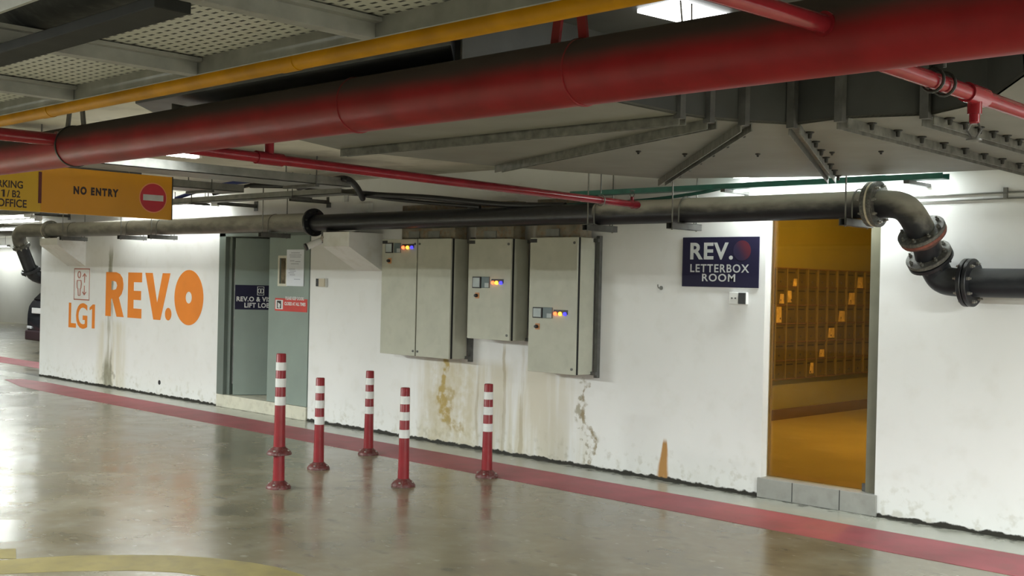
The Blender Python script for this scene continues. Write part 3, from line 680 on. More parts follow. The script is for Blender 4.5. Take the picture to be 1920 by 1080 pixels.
flange(E1-V(.018, 0, 0), (1, 0, 0), .165, .03, m_blacknew, 8, .013, m_bolt); flange(E1+V(.018, 0, 0), (1, 0, 0), .165, .03, m_blacknew, 8, .013, m_bolt)
MB().tube([E1, V(3.5, E1.y, E1.z)], .098, 24).build('pipe_run', m_pipegrey, wp)
# pipe supports: a channel under the pipe, rods to the slab and a clamp over the pipe
def support(loc, r):
    x, y, z = loc
    t = thing('pipe_support', '', 'bracket', loc, 'pipe supports under the wall pipe')
    mb = MB(); mb.box(x-.03, x+.03, y-.2, y+.2, z-.005, z); mb.box(x-.03, x-.026, y-.2, y+.2, z-.05, z); mb.box(x+.026, x+.03, y-.2, y+.2, z-.05, z); mb.box(x-.03, x+.03, y-.2, y+.2, z-.052, z-.048); mb.build('channel', m_galvdk, t, smooth=False)
    for s in (-1, 1): MB().tube([V(x, y+s*.165, z-.06), V(x, y+s*.165, ZC)], .006, 8).build('rod', m_galv, t)
    arc = [V(x+.02, y-math.cos(a)*r, z+r+math.sin(a)*r) for a in [k*math.pi/12 for k in range(13)]]
    MB().tube([V(x+.02, y-r, z-.02)]+arc+[V(x+.02, y+r, z-.02)], .006, 6).build('clamp', m_galv, t)
    return t
sup = None
for u, v, zz, lab in ((138, 450, 2.176, 'pipe support above the lift symbol, beside the chamfered wall bracket'), (248, 446, 2.172, 'pipe support above the orange letter E, close to another'), (305, 446, 2.17, 'pipe support above the orange letter V'),
                      (515, 437, 2.164, 'pipe support over the grey lobby door'), (1125, 430, 2.164, 'pipe support at the upper corner of the tallest cabinet'), (1283, 424, 2.164, 'pipe support above the letterbox room sign'), (1606, 412, 2.162, 'pipe support above the letterbox room doorway, beside the flange')):
    x = at(u, v, y=PY).x
    if sup is None: sup = support((x, PY, zz-.003), .107); sup['label'] = lab
    else: dup(sup, (x, PY, zz-.003), lab)
# conduits clipped to the right wall
for k, zz in enumerate((2.30, 2.34)):
    x0 = -3.6
    t = thing('wall_conduit', 'thin %s conduit clipped along the wall above the black pipe bend' % ('lower' if k == 0 else 'upper'), 'conduit', (x0, YW, zz), 'conduits on the white wall')
    MB().tube([V(-4.6, YW-.012, zz-.01), V(4, YW-.012, zz+.05)], .006, 8).build('tube', m_galv, t)
    for xx in (-3.05, -1.2): MB().box(xx-.012, xx+.012, YW-.026, YW, zz+.0, zz+.035).build('clip', m_galv, t)

# ------------------------------------------------------------------ electrical cabinets
CY = 7.69
def cabinet(x0, x1, z0, z1, splits, label, meters):
    t = thing('electrical_cabinet', label, 'cabinet', ((x0+x1)/2, CY+.12, z0), 'electrical cabinets on the wall')
    MB().box(x0, x1, CY+.026, 7.91, z0, z1).build('body', m_cab, t, bevel=.004, smooth=False)
    MB().box(x0+.001, x1-.001, CY, CY+.026, z0+.001, z1-.001).build('door_seal', m_rubber, t, smooth=False)
    xs = [x0]+splits+[x1]; doors = []
    for a, b in zip(xs, xs[1:]):
        g0 = .009 if a != x0 else 0; g1 = .009 if b != x1 else 0
        d = MB().box(a+g0, b-g1, CY-.02, CY, z0, z1).build('door', m_cab, t, bevel=.003, smooth=False); doors.append(d)
        lx = (b-.035) if (b == x1 and len(xs) == 2) or (b != x1) else a+.035
        for zz in (z0+.05, z1-.05): MB().lathe((lx, CY-.02, zz), (0, -1, 0), [(.012, 0), (.012, .006), (.004, .007)], 12).build('lock', m_galvdk, d)
    d0 = doors[0]
    MB().box(x0+.005, x0+.085, CY-.0225, CY-.019, z1-.045, z1-.012).build('name_plate', m_dark, d0, smooth=False)
    (ma, mb_), (ua, ub), lamps, sw = meters
    def rect(a, b, pad=0): p, q = at(*a, y=CY-.02), at(*b, y=CY-.02); return min(p.x, q.x)-pad, max(p.x, q.x)+pad, min(p.z, q.z)-pad, max(p.z, q.z)+pad
    r = rect(ma, mb_, .002); me = MB().box(r[0], r[1], CY-.035, CY-.02, r[2], r[3]).build('meter', m_dark, d0, bevel=.002, smooth=False)
    r = rect(ma, mb_, -.008); MB().box(r[0], r[1], CY-.0365, CY-.034, r[2], r[3]).build('meter_face', m_meter, me, smooth=False)
    r = rect(ua, ub); MB().box(r[0], r[1], CY-.03, CY-.02, r[2], r[3]).build('control_unit', m_slate, d0, bevel=.002, smooth=False)
    r2 = rect((ua[0]+(ub[0]-ua[0])*.45, ua[1]+(ub[1]-ua[1])*.55), ub); MB().box(r2[0], r2[1]-.004, CY-.032, CY-.029, r2[2]+.004, r2[3]).build('unit_face', m_meter, d0, smooth=False)
    cols = ((1, .10, .03), (1, .45, .03), (.06, .05, .9))
    p0, p1 = at(*lamps[0], y=CY-.02), at(*lamps[2], y=CY-.02)
    MB().box(p0.x-.025, p1.x+.03, CY-.022, CY-.019, p0.z-.005, p0.z+.035).build('lamp_plate', m_dark, d0, smooth=False)
    for (u, v), c in zip(lamps, cols):
        p = at(u, v, y=CY-.02); nm = {1: 'red', 0: 'amber'}
        l = MB().lathe((p.x, CY-.02, p0.z), (0, -1, 0), [(.017, 0), (.017, .012), (.012, .022), (.003, .025)], 14).build('indicator_lamp', emissive('indicator', c, 2.2 if c[2] < .5 else 1.0), d0)
        l['label'] = 'glowing %s indicator lamp' % ('blue' if c[2] > .5 else 'amber' if c[1] > .3 else 'red')
    p = at(*sw, y=CY-.02)
    s = MB().box(p.x-.026, p.x+.026, CY-.024, CY-.02, p.z-.028, p.z+.028).build('switch', mat('switch_yellow', (.55, .25, .10), .5), d0, smooth=False)
    MB().lathe((p.x-.004, CY-.024, p.z), (0, -1, 0), [(.016, 0), (.016, .02), (.012, .03), (.003, .031)], 12).build('switch_knob', m_dark, s)
    # fixing rail and trunking to the pipe zone
    for xx in (x0+.05, x1+.035):
        MB().box(xx-.018, xx+.018, 7.91, 7.95, z0-.03 if xx > x1 else z0, z1+.02).build('mounting_rail', m_galvdk, t, smooth=False)
    for zz in (z0+.01, z1-.02): MB().box(x1-.01, x1+.055, 7.885, 7.91, zz-.015, zz+.015).build('fixing_clamp', m_galvdk, t, smooth=False)
    return t
cA = cabinet(-9.33, -8.275, .89, 2.072, [-8.775], 'double-door grey electrical cabinet, widest of the three', (((725, 456), (737, 474)), ((740, 456), (752, 474)), ((757, 464), (765, 464), (773, 464)), (731, 489)))
cB = cabinet(-8.025, -7.455, 1.11, 2.062, [], 'shortest grey electrical cabinet, between the other two', (((888, 519), (902, 540)), ((904, 519), (918, 540)), ((925, 530), (932, 530), (940, 530)), (895, 554)))
cC = cabinet(-7.215, -6.645, .85, 2.068, [], 'tallest grey electrical cabinet with lamps at mid height', (((1001, 576), (1017, 596)), ((1019, 576), (1036, 597)), ((1042, 588), (1051, 588), (1060, 588)), (1008, 612)))
def trunk(root, x0, x1, z0):
    mb = MB(); mb.box(x0, x1, 7.74, 7.9, z0, 2.42); tr = mb.build('top_trunking', mat('rust_stained_trunking', (.22, .19, .14), .6, var=.3, scale=9, dirt=(.20, .10, .03), dirt_amt=.8), root, smooth=False)
    for xx in (x0+.12, x0+.42):
        if xx+.16 < x1:
            v = MB().box(xx, xx+.16, 7.728, 7.74, z0+.012, z0+.08).build('vent_plate', m_galv, tr, smooth=False)
trunk(cA, -9.1, -8.3, 2.072); trunk(cB, -8.0, -7.5, 2.062); trunk(cC, -7.2, -6.68, 2.068)

# ------------------------------------------------------------------ hanging yellow sign
SX = -10.0
sg = thing('hanging_sign', 'yellow NO ENTRY direction sign hanging under the red fire main', 'sign', (SX, 4.6, 2.175))
DV = 4.365
MB().prism([V(SX-.06, DV, 2.178), V(SX, DV, 2.178), V(SX, DV, 2.585), V(SX-.06, DV, 2.585)], (0, 5.625-DV, 0)).build('panel', m_signyel, sg, bevel=.003, smooth=False)
MB().box(SX-.06, SX, 3.45, DV, 2.178, 2.585).build('panel', m_signyel2, sg, bevel=.003, smooth=False)['label'] = 'lemon yellow panel'
MB().box(SX-.062, SX+.001, 5.625, 5.635, 2.176, 2.587).build('end_cap', m_dark, sg, smooth=False)
p = at(76, 320, x=SX); q = at(74, 381, x=SX)
MB().box(SX, SX+.004, p.y-.016, p.y+.012, q.z, p.z-.01).build('divider_bar', mat('maroon', (.10, .012, .015), .5), sg, smooth=False)
def sb(u0, v0, u1, v1):  # box on the sign face from the photo's corners
    a, b = at(u0, v0, x=SX), at(u1, v1, x=SX); return (a.y, b.y, b.z, a.z)
mb = MB(); b = sb(138, 350.5, 222, 371); lettering(mb, 'NO ENTRY', (b[0], b[1], at(138, 364, x=SX).z, at(138, 348.5, x=SX).z), 'x', SX, .06, 1.3); mb.build('lettering', m_signblk, sg, smooth=False)
zt = at(42, 340, x=SX); 
r1 = at(43, 354, x=SX).z, at(43, 340, x=SX).z; r2 = at(38, 371, x=SX).z, at(38, 357.5, x=SX).z; r3 = at(50, 390, x=SX).z, at(50, 375, x=SX).z
def endy(u, v): return at(u, v, x=SX).y
mb = MB(); lettering(mb, 'PARKING', (endy(43, 348)-.305, endy(43, 348), *r1), 'x', SX, .02); lettering(mb, '/ B2', (endy(13, 365), endy(38, 365), *r2), 'x', SX, .02); lettering(mb, 'OFFICE', (endy(50, 383)-.25, endy(50, 383), *r3), 'x', SX, .02)
ya_, zl, zh = endy(6, 365), r2[0], r2[1]; one(mb, ya_-.02, ya_+.012, zl, zh, 'x', SX, .003); lettering(mb, 'B', (ya_-.085, ya_-.045, zl, zh), 'x', SX, .02)
mb.build('lettering', m_signblk, sg, smooth=False)
c = at(287, 371, x=SX)
dk = MB().prism(disc_pts(V(SX, c.y, c.z), V(0, 1, 0), V(0, 0, 1), .142, 48), (.002, 0, 0)).build('no_entry_symbol', mat('pink_rim', (.70, .28, .12), .5), sg, smooth=False)
MB().prism(disc_pts(V(SX+.002, c.y, c.z), V(0, 1, 0), V(0, 0, 1), .132, 48), (.002, 0, 0)).build('red_disc', m_signred, dk, smooth=False)
MB().box(SX+.004, SX+.006, c.y-.103, c.y+.103, c.z-.028, c.z+.028).build('white_bar', m_lettgrey, dk, smooth=False)
for yy in (3.9, 5.2): MB().tube([V(SX-.03, yy, 2.585), V(SX-.03, yy, ZC)], .007, 8).build('hanging_rod', m_galv, sg)
o = MB().box(SX-.75, SX-.45, 4.2, 5.55, 2.60, 2.66).build('cable_trunking', m_navy, bevel=.004, smooth=False)
tag(o, 'short dark blue trunking showing just above the no entry sign', 'trunking')

# ------------------------------------------------------------------ orange wall paint and wall signs
def wq(u, v): p = at(u, v, y=YW); return p.x, p.z
YP = YW
rv = thing('painted_wall_lettering', 'large orange REV.O lettering painted on the white wall', 'lettering', (-14.6, YW, 1.0))
def glyph(polys, name='letter'):
    mb = MB()
    for pl in polys: mb.prism([V(x, YW-.0005, z) for x, z in pl], (0, -.002, 0))
    return mb.build(name, m_orange, rv, smooth=False)
def L2(u0, u1, vtop, vbot):
    xa, za = wq(u0, vtop); xb, zb = wq(u1, vbot); return xa, xb, zb, za
zb0, zt0 = 1.035, 1.675
xa, xb = wq(198.5, 550)[0], wq(233, 550)[0]; w = xb-xa; H_ = zt0-zb0
def RT_(s, t): return (xa+s*w, zb0+t*H_)
stem = [RT_(0, 0), RT_(.30, 0), RT_(.30, 1), RT_(0, 1)]
bo = [RT_(.30, 1), RT_(.30, .80), RT_(.45, .80), RT_(.56, .78), RT_(.62, .70), RT_(.56, .62), RT_(.45, .60), RT_(.30, .60), RT_(.30, .40), RT_(.52, .40), RT_(.72, .43), RT_(.86, .51), RT_(.94, .63), RT_(.95, .74), RT_(.90, .87), RT_(.76, .96), RT_(.56, 1.0)]
leg = [RT_(.62, 0), RT_(1.0, 0), RT_(.72, .43), RT_(.52, .40), RT_(.36, .40)]
glyph([stem, bo, leg])
xa, xb = wq(240, 550)[0], wq(266, 550)[0]; w = xb-xa
glyph([[RT_(0, 0), RT_(1, 0), RT_(1, .21), RT_(.42, .21), RT_(.42, .40), RT_(.95, .40), RT_(.95, .60), RT_(.42, .60), RT_(.42, .79), RT_(1, .79), RT_(1, 1), RT_(0, 1)]])
xa, xb = wq(272, 550)[0], wq(319, 550)[0]; w = xb-xa
glyph([[RT_(.36, 0), RT_(.64, 0), RT_(1, 1), RT_(.70, 1), RT_(.5, .36), RT_(.30, 1), RT_(0, 1)]])
cx, cz = wq(315.5, 589); glyph([[(cx+.085*math.cos(a), cz+.085*math.sin(a)) for a in [k*math.pi/14 for k in range(28)]]], 'full_stop')
cx, cz = wq(354, 558); bmO = MB(); n = 48
ro = [(cx+.365*math.cos(2*math.pi*k/n), cz+.365*math.sin(2*math.pi*k/n)) for k in range(n)]; ri = [(cx+.078*math.cos(2*math.pi*k/n), cz+.078*math.sin(2*math.pi*k/n)) for k in range(n)]
for k in range(n):
    j = (k+1) % n; bmO.prism([V(ro[k][0], YW-.0005, ro[k][1]), V(ro[j][0], YW-.0005, ro[j][1]), V(ri[j][0], YW-.0005, ri[j][1]), V(ri[k][0], YW-.0005, ri[k][1])], (0, -.002, 0))
bmesh.ops.remove_doubles(bmO.b, verts=bmO.b.verts[:], dist=1e-5)
bmO.build('letter', m_orange, rv, smooth=False)
xa = wq(129, 590)[0]; xb = wq(178, 590)[0]
mb = MB(); za, zb_ = wq(150, 568)[1], wq(150, 616)[1]; xo = wq(168, 590)[0]; lettering(mb, 'LG', (xa, wq(164, 590)[0], zb_, za), 'y', YW-.0005, .02, .95, thick=.002); one(mb, xo, xb, zb_+.02, za-.01, 'y', YW-.0005, .002)
tag(mb.build('painted_wall_lettering', m_orange, smooth=False), 'thin orange LG1 painted below the lift symbol', 'lettering')
# lift symbol board
xa, z1 = wq(140, 503); xb, z0 = wq(168, 562); z0 = wq(140, 562)[1]
li = thing('lift_symbol_sign', 'white outlined lift symbol with person and arrows above LG1', 'sign', ((xa+xb)/2, YW, z0))
MB().box(xa, xb, YW-.004, YW, z0, z1).build('board', m_white, li, smooth=False)
mb = MB(); tk = .016
for a, b, c, d in ((xa, xb, z0, z0+tk), (xa, xb, z1-tk, z1), (xa, xa+tk, z0, z1), (xb-tk, xb, z0, z1)): mb.box(a, b, YW-.0055, YW-.004, c, d)
mb.build('border', m_redline, li, smooth=False)
w = xb-xa; h_ = z1-z0; yy = YW-.007
def li_pt(s, t): return V(xa+s*w, yy, z0+t*h_)
MB().tube([li_pt(.34+.09*math.cos(a), .80+.10*math.sin(a)) for a in [k*math.pi/10 for k in range(21)]], .007, 6).build('head_outline', m_redline, li)
mb = MB()
body = [(.22, .62), (.46, .62), (.48, .52), (.46, .38), (.42, .36), (.41, .15), (.36, .14), (.30, .14), (.27, .36), (.22, .38), (.20, .52), (.22, .62)]
mb.tube([li_pt(*q) for q in body], .007, 6); mb.build('body_outline', m_redline, li)
for t0, t1, s in ((.55, .84, 1), (.46, .17, -1)):
    mb = MB(); mb.tube([li_pt(.68, t0), li_pt(.68, t1)], .007, 6); mb.tube([li_pt(.57, t1-.09*s), li_pt(.68, t1), li_pt(.79, t1-.09*s)], .007, 6)
    mb.build('arrow', m_redline, li)
# letterbox room sign
ls = thing('sign_board', 'navy LETTERBOX ROOM sign on the wall beside the amber doorway', 'sign', (-5.34, YW, 1.65))
MB().box(-5.711, -4.972, YW-.012, YW, 1.655, 2.065).build('board', m_signnavy, ls, bevel=.002, smooth=False)
def wb(u0, v0, u1, v1, um=None): a = wq(u0, (v0+v1)/2)[0]; b = wq(u1, (v0+v1)/2)[0]; um = um or (u0+u1)/2; return (a, b, wq(um, v1)[1], wq(um, v0)[1])
mb = MB(); lettering(mb, 'REV.', wb(1296, 455, 1376, 487), 'y', YW-.012, .028, 1.1); mb.build('lettering', m_lettgrey, ls, smooth=False)
mb = MB(); lettering(mb, 'LETTERBOX', wb(1296, 495.5, 1406, 511), 'y', YW-.012, .016, 1.15); lettering(mb, 'ROOM', wb(1318, 513.5, 1380, 528), 'y', YW-.012, .016, 1.15); mb.build('lettering', m_lettgrey, ls, smooth=False)
cx, cz = wq(1393, 470)
def disc_grad():
    M, N, L, P = nodes('red_blue_disc'); g = G(N, L); pos = N.new('ShaderNodeNewGeometry').outputs['Position']; sep = N.new('ShaderNodeSeparateXYZ'); L.new(pos, sep.inputs[0])
    a = g.ss(g.m('ADD', sep.outputs[0], g.m('MULTIPLY', sep.outputs[2], .6)), cx-.06+cz*.6, cx+.07+cz*.6)
    L.new(g.mix(a, (.014, .011, .045), (.085, .010, .022)), P.inputs['Base Color']); return M
MB().prism(disc_pts(V(cx, YW-.012, cz), V(1, 0, 0), V(0, 0, 1), .082, 40), (0, -.002, 0)).build('round_emblem', disc_grad(), ls, smooth=False)

# ------------------------------------------------------------------ lobby door
fr = MB(); fr.box(XD1, XD1+.15, 7.935, 8.12, .155, 2.2); fr.box(XD1+.15, XD1+.21, 7.99, 8.12, .155, 2.2); fr.box(XD2-.05, XD2, 7.95, 8.12, .155, 2.2); fr.box(XD1, XD2, 7.935, 8.12, 2.15, 2.2)
d1 = fr.build('door_1', m_doordk, bevel=.006, smooth=False); struct(d1)
# swung-open left leaf
a = at(432, 741, z=.158); b = at(500, 741, z=.158); dl = (b-a); dl.z = 0; dl.normalize(); a = V(a.x, a.y+.03, 0); nrm = V(dl.y, -dl.x, 0)
lf = thing('door_leaf', 'grey-green door leaf standing ajar behind, with the navy lobby sign', 'door', (a.x, a.y, .16))
MB().prism([a+V(0, 0, .16), a+dl*.88+V(0, 0, .16), a+dl*.88+V(0, 0, 2.14), a+V(0, 0, 2.14)], nrm*-.045).build('panel', m_door, lf, bevel=.003, smooth=False)
MB().tube([a+V(0, 0, .3)-nrm*.02, a+V(0, 0, 2.0)-nrm*.02], .012, 8).build('hinge', m_galvdk, lf)
# lobby sign fixed to that leaf
def onleaf(u, v):
    d = FW + RT*((u-960)/FPX) - UP*((v-540)/FPX); o = V(0, 0, EYE); t = (a+V(0, 0, EYE)-o).dot(nrm)/d.dot(nrm); return o+d*t
s0 = onleaf(441, 534); s1 = onleaf(441, 580); off = (s0-a); off.z = 0; o0 = off.dot(dl); wS = .62
sn = thing('sign_board', 'navy lift lobby sign fixed to the ajar door leaf', 'sign', s1)
def LP(s, z, k=0): q = a+dl*(o0+s)+nrm*k; return V(q.x, q.y, z)
MB().prism([LP(0, s1.z), LP(wS, s1.z), LP(wS, s0.z), LP(0, s0.z)], nrm*.004).build('board', m_signnavy, sn, smooth=False)
def leaf_text(s, s_0, s_1, z_0, z_1, bold):
    me = text_mesh(s, bold, 1.08); xs = [v.co.x for v in me.vertices]; ys = [v.co.y for v in me.vertices]; mb = MB(); mb.b.from_mesh(me)
    for v in mb.b.verts: v.co = LP(s_0+(v.co.x-min(xs))/(max(xs)-min(xs))*(s_1-s_0), z_0+(v.co.y-min(ys))/(max(ys)-min(ys))*(z_1-z_0), .0055)
    return mb.build('lettering', m_lettwhite, sn, smooth=False)
hS = s0.z-s1.z
kx = (onleaf(505, 560)-onleaf(441, 560)).length/64      # metres per photo pixel along the leaf
leaf_text('REV.O & VISITOR', .02, 96*kx, s1.z+hS*.33, s1.z+hS*.53, .03); leaf_text('LIFT LOBBY', 18*kx, 80*kx, s1.z+hS*.08, s1.z+hS*.28, .03)
mb = MB(); cs, czz = 48*kx, s1.z+hS*.77
mb.tube([LP(cs+x_*6*kx, czz+y_*hS*.17, .007) for x_, y_ in ((-1, -1), (1, -1), (1, 1), (-1, 1), (-1, -1))], .005, 6)
for s_ in (-.35, .4): mb.tube([LP(cs+s_*6*kx+.02*math.cos(k_*.52), czz+.028*math.sin(k_*.52), .007) for k_ in range(13)], .005, 6)
mb.build('lift_icon', m_lettwhite, sn)
# closed right leaf, flush with the wall
xa, xb = at(503, 600, y=7.94).x, XD2-.01
rl = thing('door_leaf', 'closed grey-green door leaf with glazed slot and red notice', 'door', ((xa+xb)/2, 7.95, .16))
va, vb = at(525, 484, y=7.94), at(536, 532, y=7.94)
vx0, vx1, vz1, vz0 = va.x, vb.x, va.z, vb.z
mb = MB(); mb.box(xa, vx0, 7.94, 7.985, .16, 2.18); mb.box(vx1, xb, 7.94, 7.985, .16, 2.18); mb.box(vx0, vx1, 7.94, 7.985, .16, vz0); mb.box(vx0, vx1, 7.94, 7.985, vz1, 2.18); mb.build('panel', m_door, rl, smooth=False)
mb = MB()
for q in ((vx0-.03, vx0, vz0-.03, vz1+.03), (vx1, vx1+.03, vz0-.03, vz1+.03), (vx0, vx1, vz0-.03, vz0), (vx0, vx1, vz1, vz1+.03)): mb.box(q[0], q[1], 7.934, 7.94, q[2], q[3])
mb.build('window_frame', m_stepcream, rl, smooth=False)
MB().box(vx0, vx1, 7.958, 7.964, vz0, vz1).build('window_pane', mat('wired_pane', (.16, .13, .085), .2, var=.5, scale=14), rl, smooth=False)
p0, p1 = at(539, 468, y=7.94), at(570, 537, y=7.94)
nt = thing('paper_notice', 'white printed paper notice taped to the closed door leaf', 'notice', (p0.x, 7.94, p1.z))
MB().box(p0.x, p1.x, 7.9325, 7.9335, p1.z, p0.z).build('sheet', m_paper, nt, smooth=False)
mb = MB(); W_ = p1.x-p0.x; Hh = p0.z-p1.z
for t0, s0_, s1_ in ((.9, .25, .75), (.84, .15, .85), (.79, .18, .8), (.68, .2, .45), (.66, .5, .8), (.60, .25, .7), (.45, .15, .5), (.40, .2, .55), (.35, .12, .45), (.30, .2, .5), (.18, .45, .8)):
    mb.box(p0.x+W_*s0_, p0.x+W_*s1_, 7.9318, 7.9326, p1.z+Hh*t0, p1.z+Hh*(t0+.018))
mb.build('print_lines', m_ink, nt, smooth=False)
p0, p1 = at(516.5, 559, y=7.94), at(576, 584, y=7.94); zt_, zb_ = at(546, 560, y=7.94).z, at(546, 584, y=7.94).z
rn = thing('door_notice', 'red keep-doors-closed notice on the closed door leaf', 'notice', (p0.x, 7.94, zb_))
MB().box(p0.x, p1.x, 7.935, 7.94, zb_, zt_).build('board', m_redsign, rn, smooth=False)
q0 = p0.x+.015; MB().box(q0, q0+.15, 7.933, 7.936, zb_+.02, zt_-.02).build('pictogram', m_lettwhite, rn, smooth=False)
mb = MB(); mb.box(q0+.03, q0+.115, 7.9315, 7.9331, zb_+.03, zt_-.03); mb.build('pictogram_door', m_dark, rn, smooth=False)
MB().prism([V(q0+.05, 7.9312, zb_+.04), V(q0+.09, 7.9312, zb_+.03), V(q0+.10, 7.9312, zt_-.07), V(q0+.05, 7.9312, zt_-.05)], (0, -.0008, 0)).build('pictogram_figure', m_lettwhite, rn, smooth=False)
mb = MB(); lettering(mb, 'PLEASE KEEP DOORS', (q0+.2, p1.x-.06, zb_+.135, zb_+.175), 'y', 7.935, .03); lettering(mb, 'CLOSED AT ALL TIMES', (q0+.18, p1.x-.03, zb_+.07, zb_+.11), 'y', 7.935, .03); mb.build('lettering', m_lettwhite, rn, smooth=False)

# ------------------------------------------------------------------ small wall fittings
def twin_box(x0, x1, z0, z1, flip, label):
    t = thing('switch_box', label, 'switch', ((x0+x1)/2, YW, z0)); xm = x0+(x1-x0)*(.36 if flip else .58)
    MB().box(x0, x1, YW-.035, YW, z0, z1).build('back_box', m_white, t, bevel=.003, smooth=False)
    A, B = (m_dark, m_white) if flip else (m_white, m_dark)
    pl = MB().box(x0+.004, xm-.004, YW-.042, YW-.035, z0+.006, z1-.006).build('plate', A if flip else m_white, t, smooth=False)
    MB().box(xm+.004, x1-.004, YW-.05, YW-.035, z0+.004, z1-.004).build('plate', mat('worn_beige', (.5, .44, .34), .5) if flip else m_dark, t, smooth=False)
    for k in (.35, .7): MB().lathe((x0+(xm-x0)*k, YW-.042, (z0+z1)/2), (0, -1, 0), [(.007, 0), (.007, .006)], 8).build('screw', m_galvdk, t)
twin_box(-10.80, -10.625, 1.555, 1.655, True, 'dark and beige switch box beside the closed door leaf')
twin_box(-5.225, -5.065, 1.52, 1.618, False, 'white and black switch box under the letterbox room sign')
p = at(1240, 540, y=YW)
mb = MB(); mb.lathe((p.x, YW, p.z), (0, -1, 0), [(.018, 0), (.018, .006)], 12); mb.tube([V(p.x, YW-.004, p.z), V(p.x, YW-.04, p.z), V(p.x, YW-.05, p.z+.015), V(p.x, YW-.05, p.z+.03)], .005, 8)
tag(mb.build('wall_hook', m_galv), 'small metal hook on the bare wall between tallest cabinet and letterbox sign', 'hook')
p = at(299, 717, y=YW)
tag(MB().lathe((p.x, YW, p.z), (0, -1, 0), [(.03, -.02), (.032, .004), (.02, .006)], 16).build('wall_plug', m_dark), 'small black plug low on the wall below the orange letters', 'plug')
# security camera at the flange
ca = at(600, 452, y=7.50); cb = at(574, 463, y=7.36)
cc = thing('security_camera', 'small white security camera below the big black flange', 'camera', ca)
dv = (cb-ca).normalized()
MB().tube([ca-dv*.04, ca+dv*.12, cb], [.035, .037, .037], 16).build('body', m_white, cc)
MB().tube([cb-dv*.01, cb+dv*.012], .04, 16).build('lens_hood', m_dark, cc)
MB().tube([ca, ca+V(.03, .05, .0), V(ca.x+.05, 7.49, ca.z+.03)], .014, 10).build('arm', m_chrome, cc)
MB().lathe(V(ca.x+.05, 7.515, ca.z+.03), (0, -1, 0), [(.04, 0), (.04, .015), (.025, .03)], 16).build('mount', m_chrome, cc)
MB().box(ca.x+.02, ca.x+.11, 7.50, YW, ca.z-.02, ca.z+.12).build('mount_post', m_galvdk, cc, smooth=False)

# ------------------------------------------------------------------ letterbox room doorway: glass door and letterboxes
gd = MB().box(XL1+.012, XL2-.03, 8.03, 8.042, .165, 2.28).build('door_2', m_glass, smooth=False); struct(gd)
MB().box(XL2-.034, XL2-.026, 8.028, 8.044, .165, 2.28).build('glass_edge', m_edge, gd, smooth=False)
p = at(1628, 913, y=8.03)
MB().box(XL2-.14, XL2-.02, 8.022, 8.05, .157, .215).build('patch_fitting', m_galvdk, gd, bevel=.003, smooth=False)
MB().box(XL2-.14, XL2-.02, 8.022, 8.05, 2.25, 2.3).build('patch_fitting', m_galvdk, gd, bevel=.003, smooth=False)
mb = MB(); mb.box(XL2-.095, XL2-.012, 7.99, 8.022, .157, 2.3); struct(mb.build('trim_5', mat('bronze_stile', (.15, .145, .105), .35), smooth=False))  # opaque strip coloured as the reflecting edge of the glass door
XB = -6.92
# the wide bank of letterboxes
a0 = at(1454, 501, x=XB); ztop, zbot = at(1540, 506, x=XB).z, at(1540, 705, x=XB).z
ys = [at(u, 600, x=XB).y for u in (1454, 1474.5, 1494.5, 1515, 1534, 1553, 1571, 1589, 1606, 1622, 1637)]
cw = (ys[-1]-ys[0])/10; ncol, nrow = 12, 6; yb0 = ys[0]-cw*1.0; rh = (ztop-zbot)/nrow
lbx = thing('letterbox_bank', 'wall of bronze letterboxes seen through the doorway', 'letterboxes', (XB, yb0+cw*6, zbot))
MB().box(RX0, XB-.03, yb0, yb0+cw*ncol, zbot, ztop).build('carcass', m_box, lbx, smooth=False)
for k in range(ncol+1): MB().box(XB-.03, XB+.004, yb0+k*cw-.012, yb0+k*cw+.012, zbot, ztop).build('divider', m_boxframe, lbx, smooth=False)
for k in range(nrow+1): MB().box(XB-.03, XB, yb0, yb0+cw*ncol, zbot+k*rh-.008, zbot+k*rh+.008).build('shelf', m_skirt, lbx, smooth=False)
dr0 = None
for c_ in range(ncol):
    for r_ in range(nrow):
        ya = yb0+c_*cw+.014; za = zbot+r_*rh+.010
        if dr0 is None:
            dr0 = MB().box(XB-.03, XB-.014, ya, ya+cw-.028, za, za+rh-.02).build('letterbox_door', m_box, lbx, smooth=False); y00, z00 = ya, za
            mb = MB(); mb.box(XB-.0145, XB-.0125, ya+.03, ya+cw-.06, za+rh-.065, za+rh-.05); sl0 = mb.build('mail_slot', m_dark, dr0, smooth=False)
            mb = MB(); mb.lathe((XB-.014, ya+cw*.5-.014, za+.05), (1, 0, 0), [(.014, 0), (.014, .006), (.004, .008)], 8); lk0 = mb.build('lock', m_galvdk, dr0)
        else:
            d = dr0.copy(); COL.objects.link(d); d.parent = lbx; d.location = (0, ya-y00, za-z00); d['_o'] = dr0['_o']
            for src in (sl0, lk0): e_ = src.copy(); COL.objects.link(e_); e_.parent = d
LAB = ['narrow pale letter in the top letterbox row, on the side by the wall sign', 'pale letter in the second letterbox row, against the doorway edge by the wall sign', 'pale letter in the second letterbox row, one box in from the doorway edge', 'tall pale letter in the third letterbox row, against the doorway edge', 'pale letter in the top letterbox row, next to the door stile', 'pale letter in the second letterbox row, two boxes from the door stile', 'pale letter in the third letterbox row, three boxes from the door stile', 'the only pale letter in the fourth letterbox row', 'the only pale letter in the fifth letterbox row', 'the only pale letter in the bottom letterbox row']
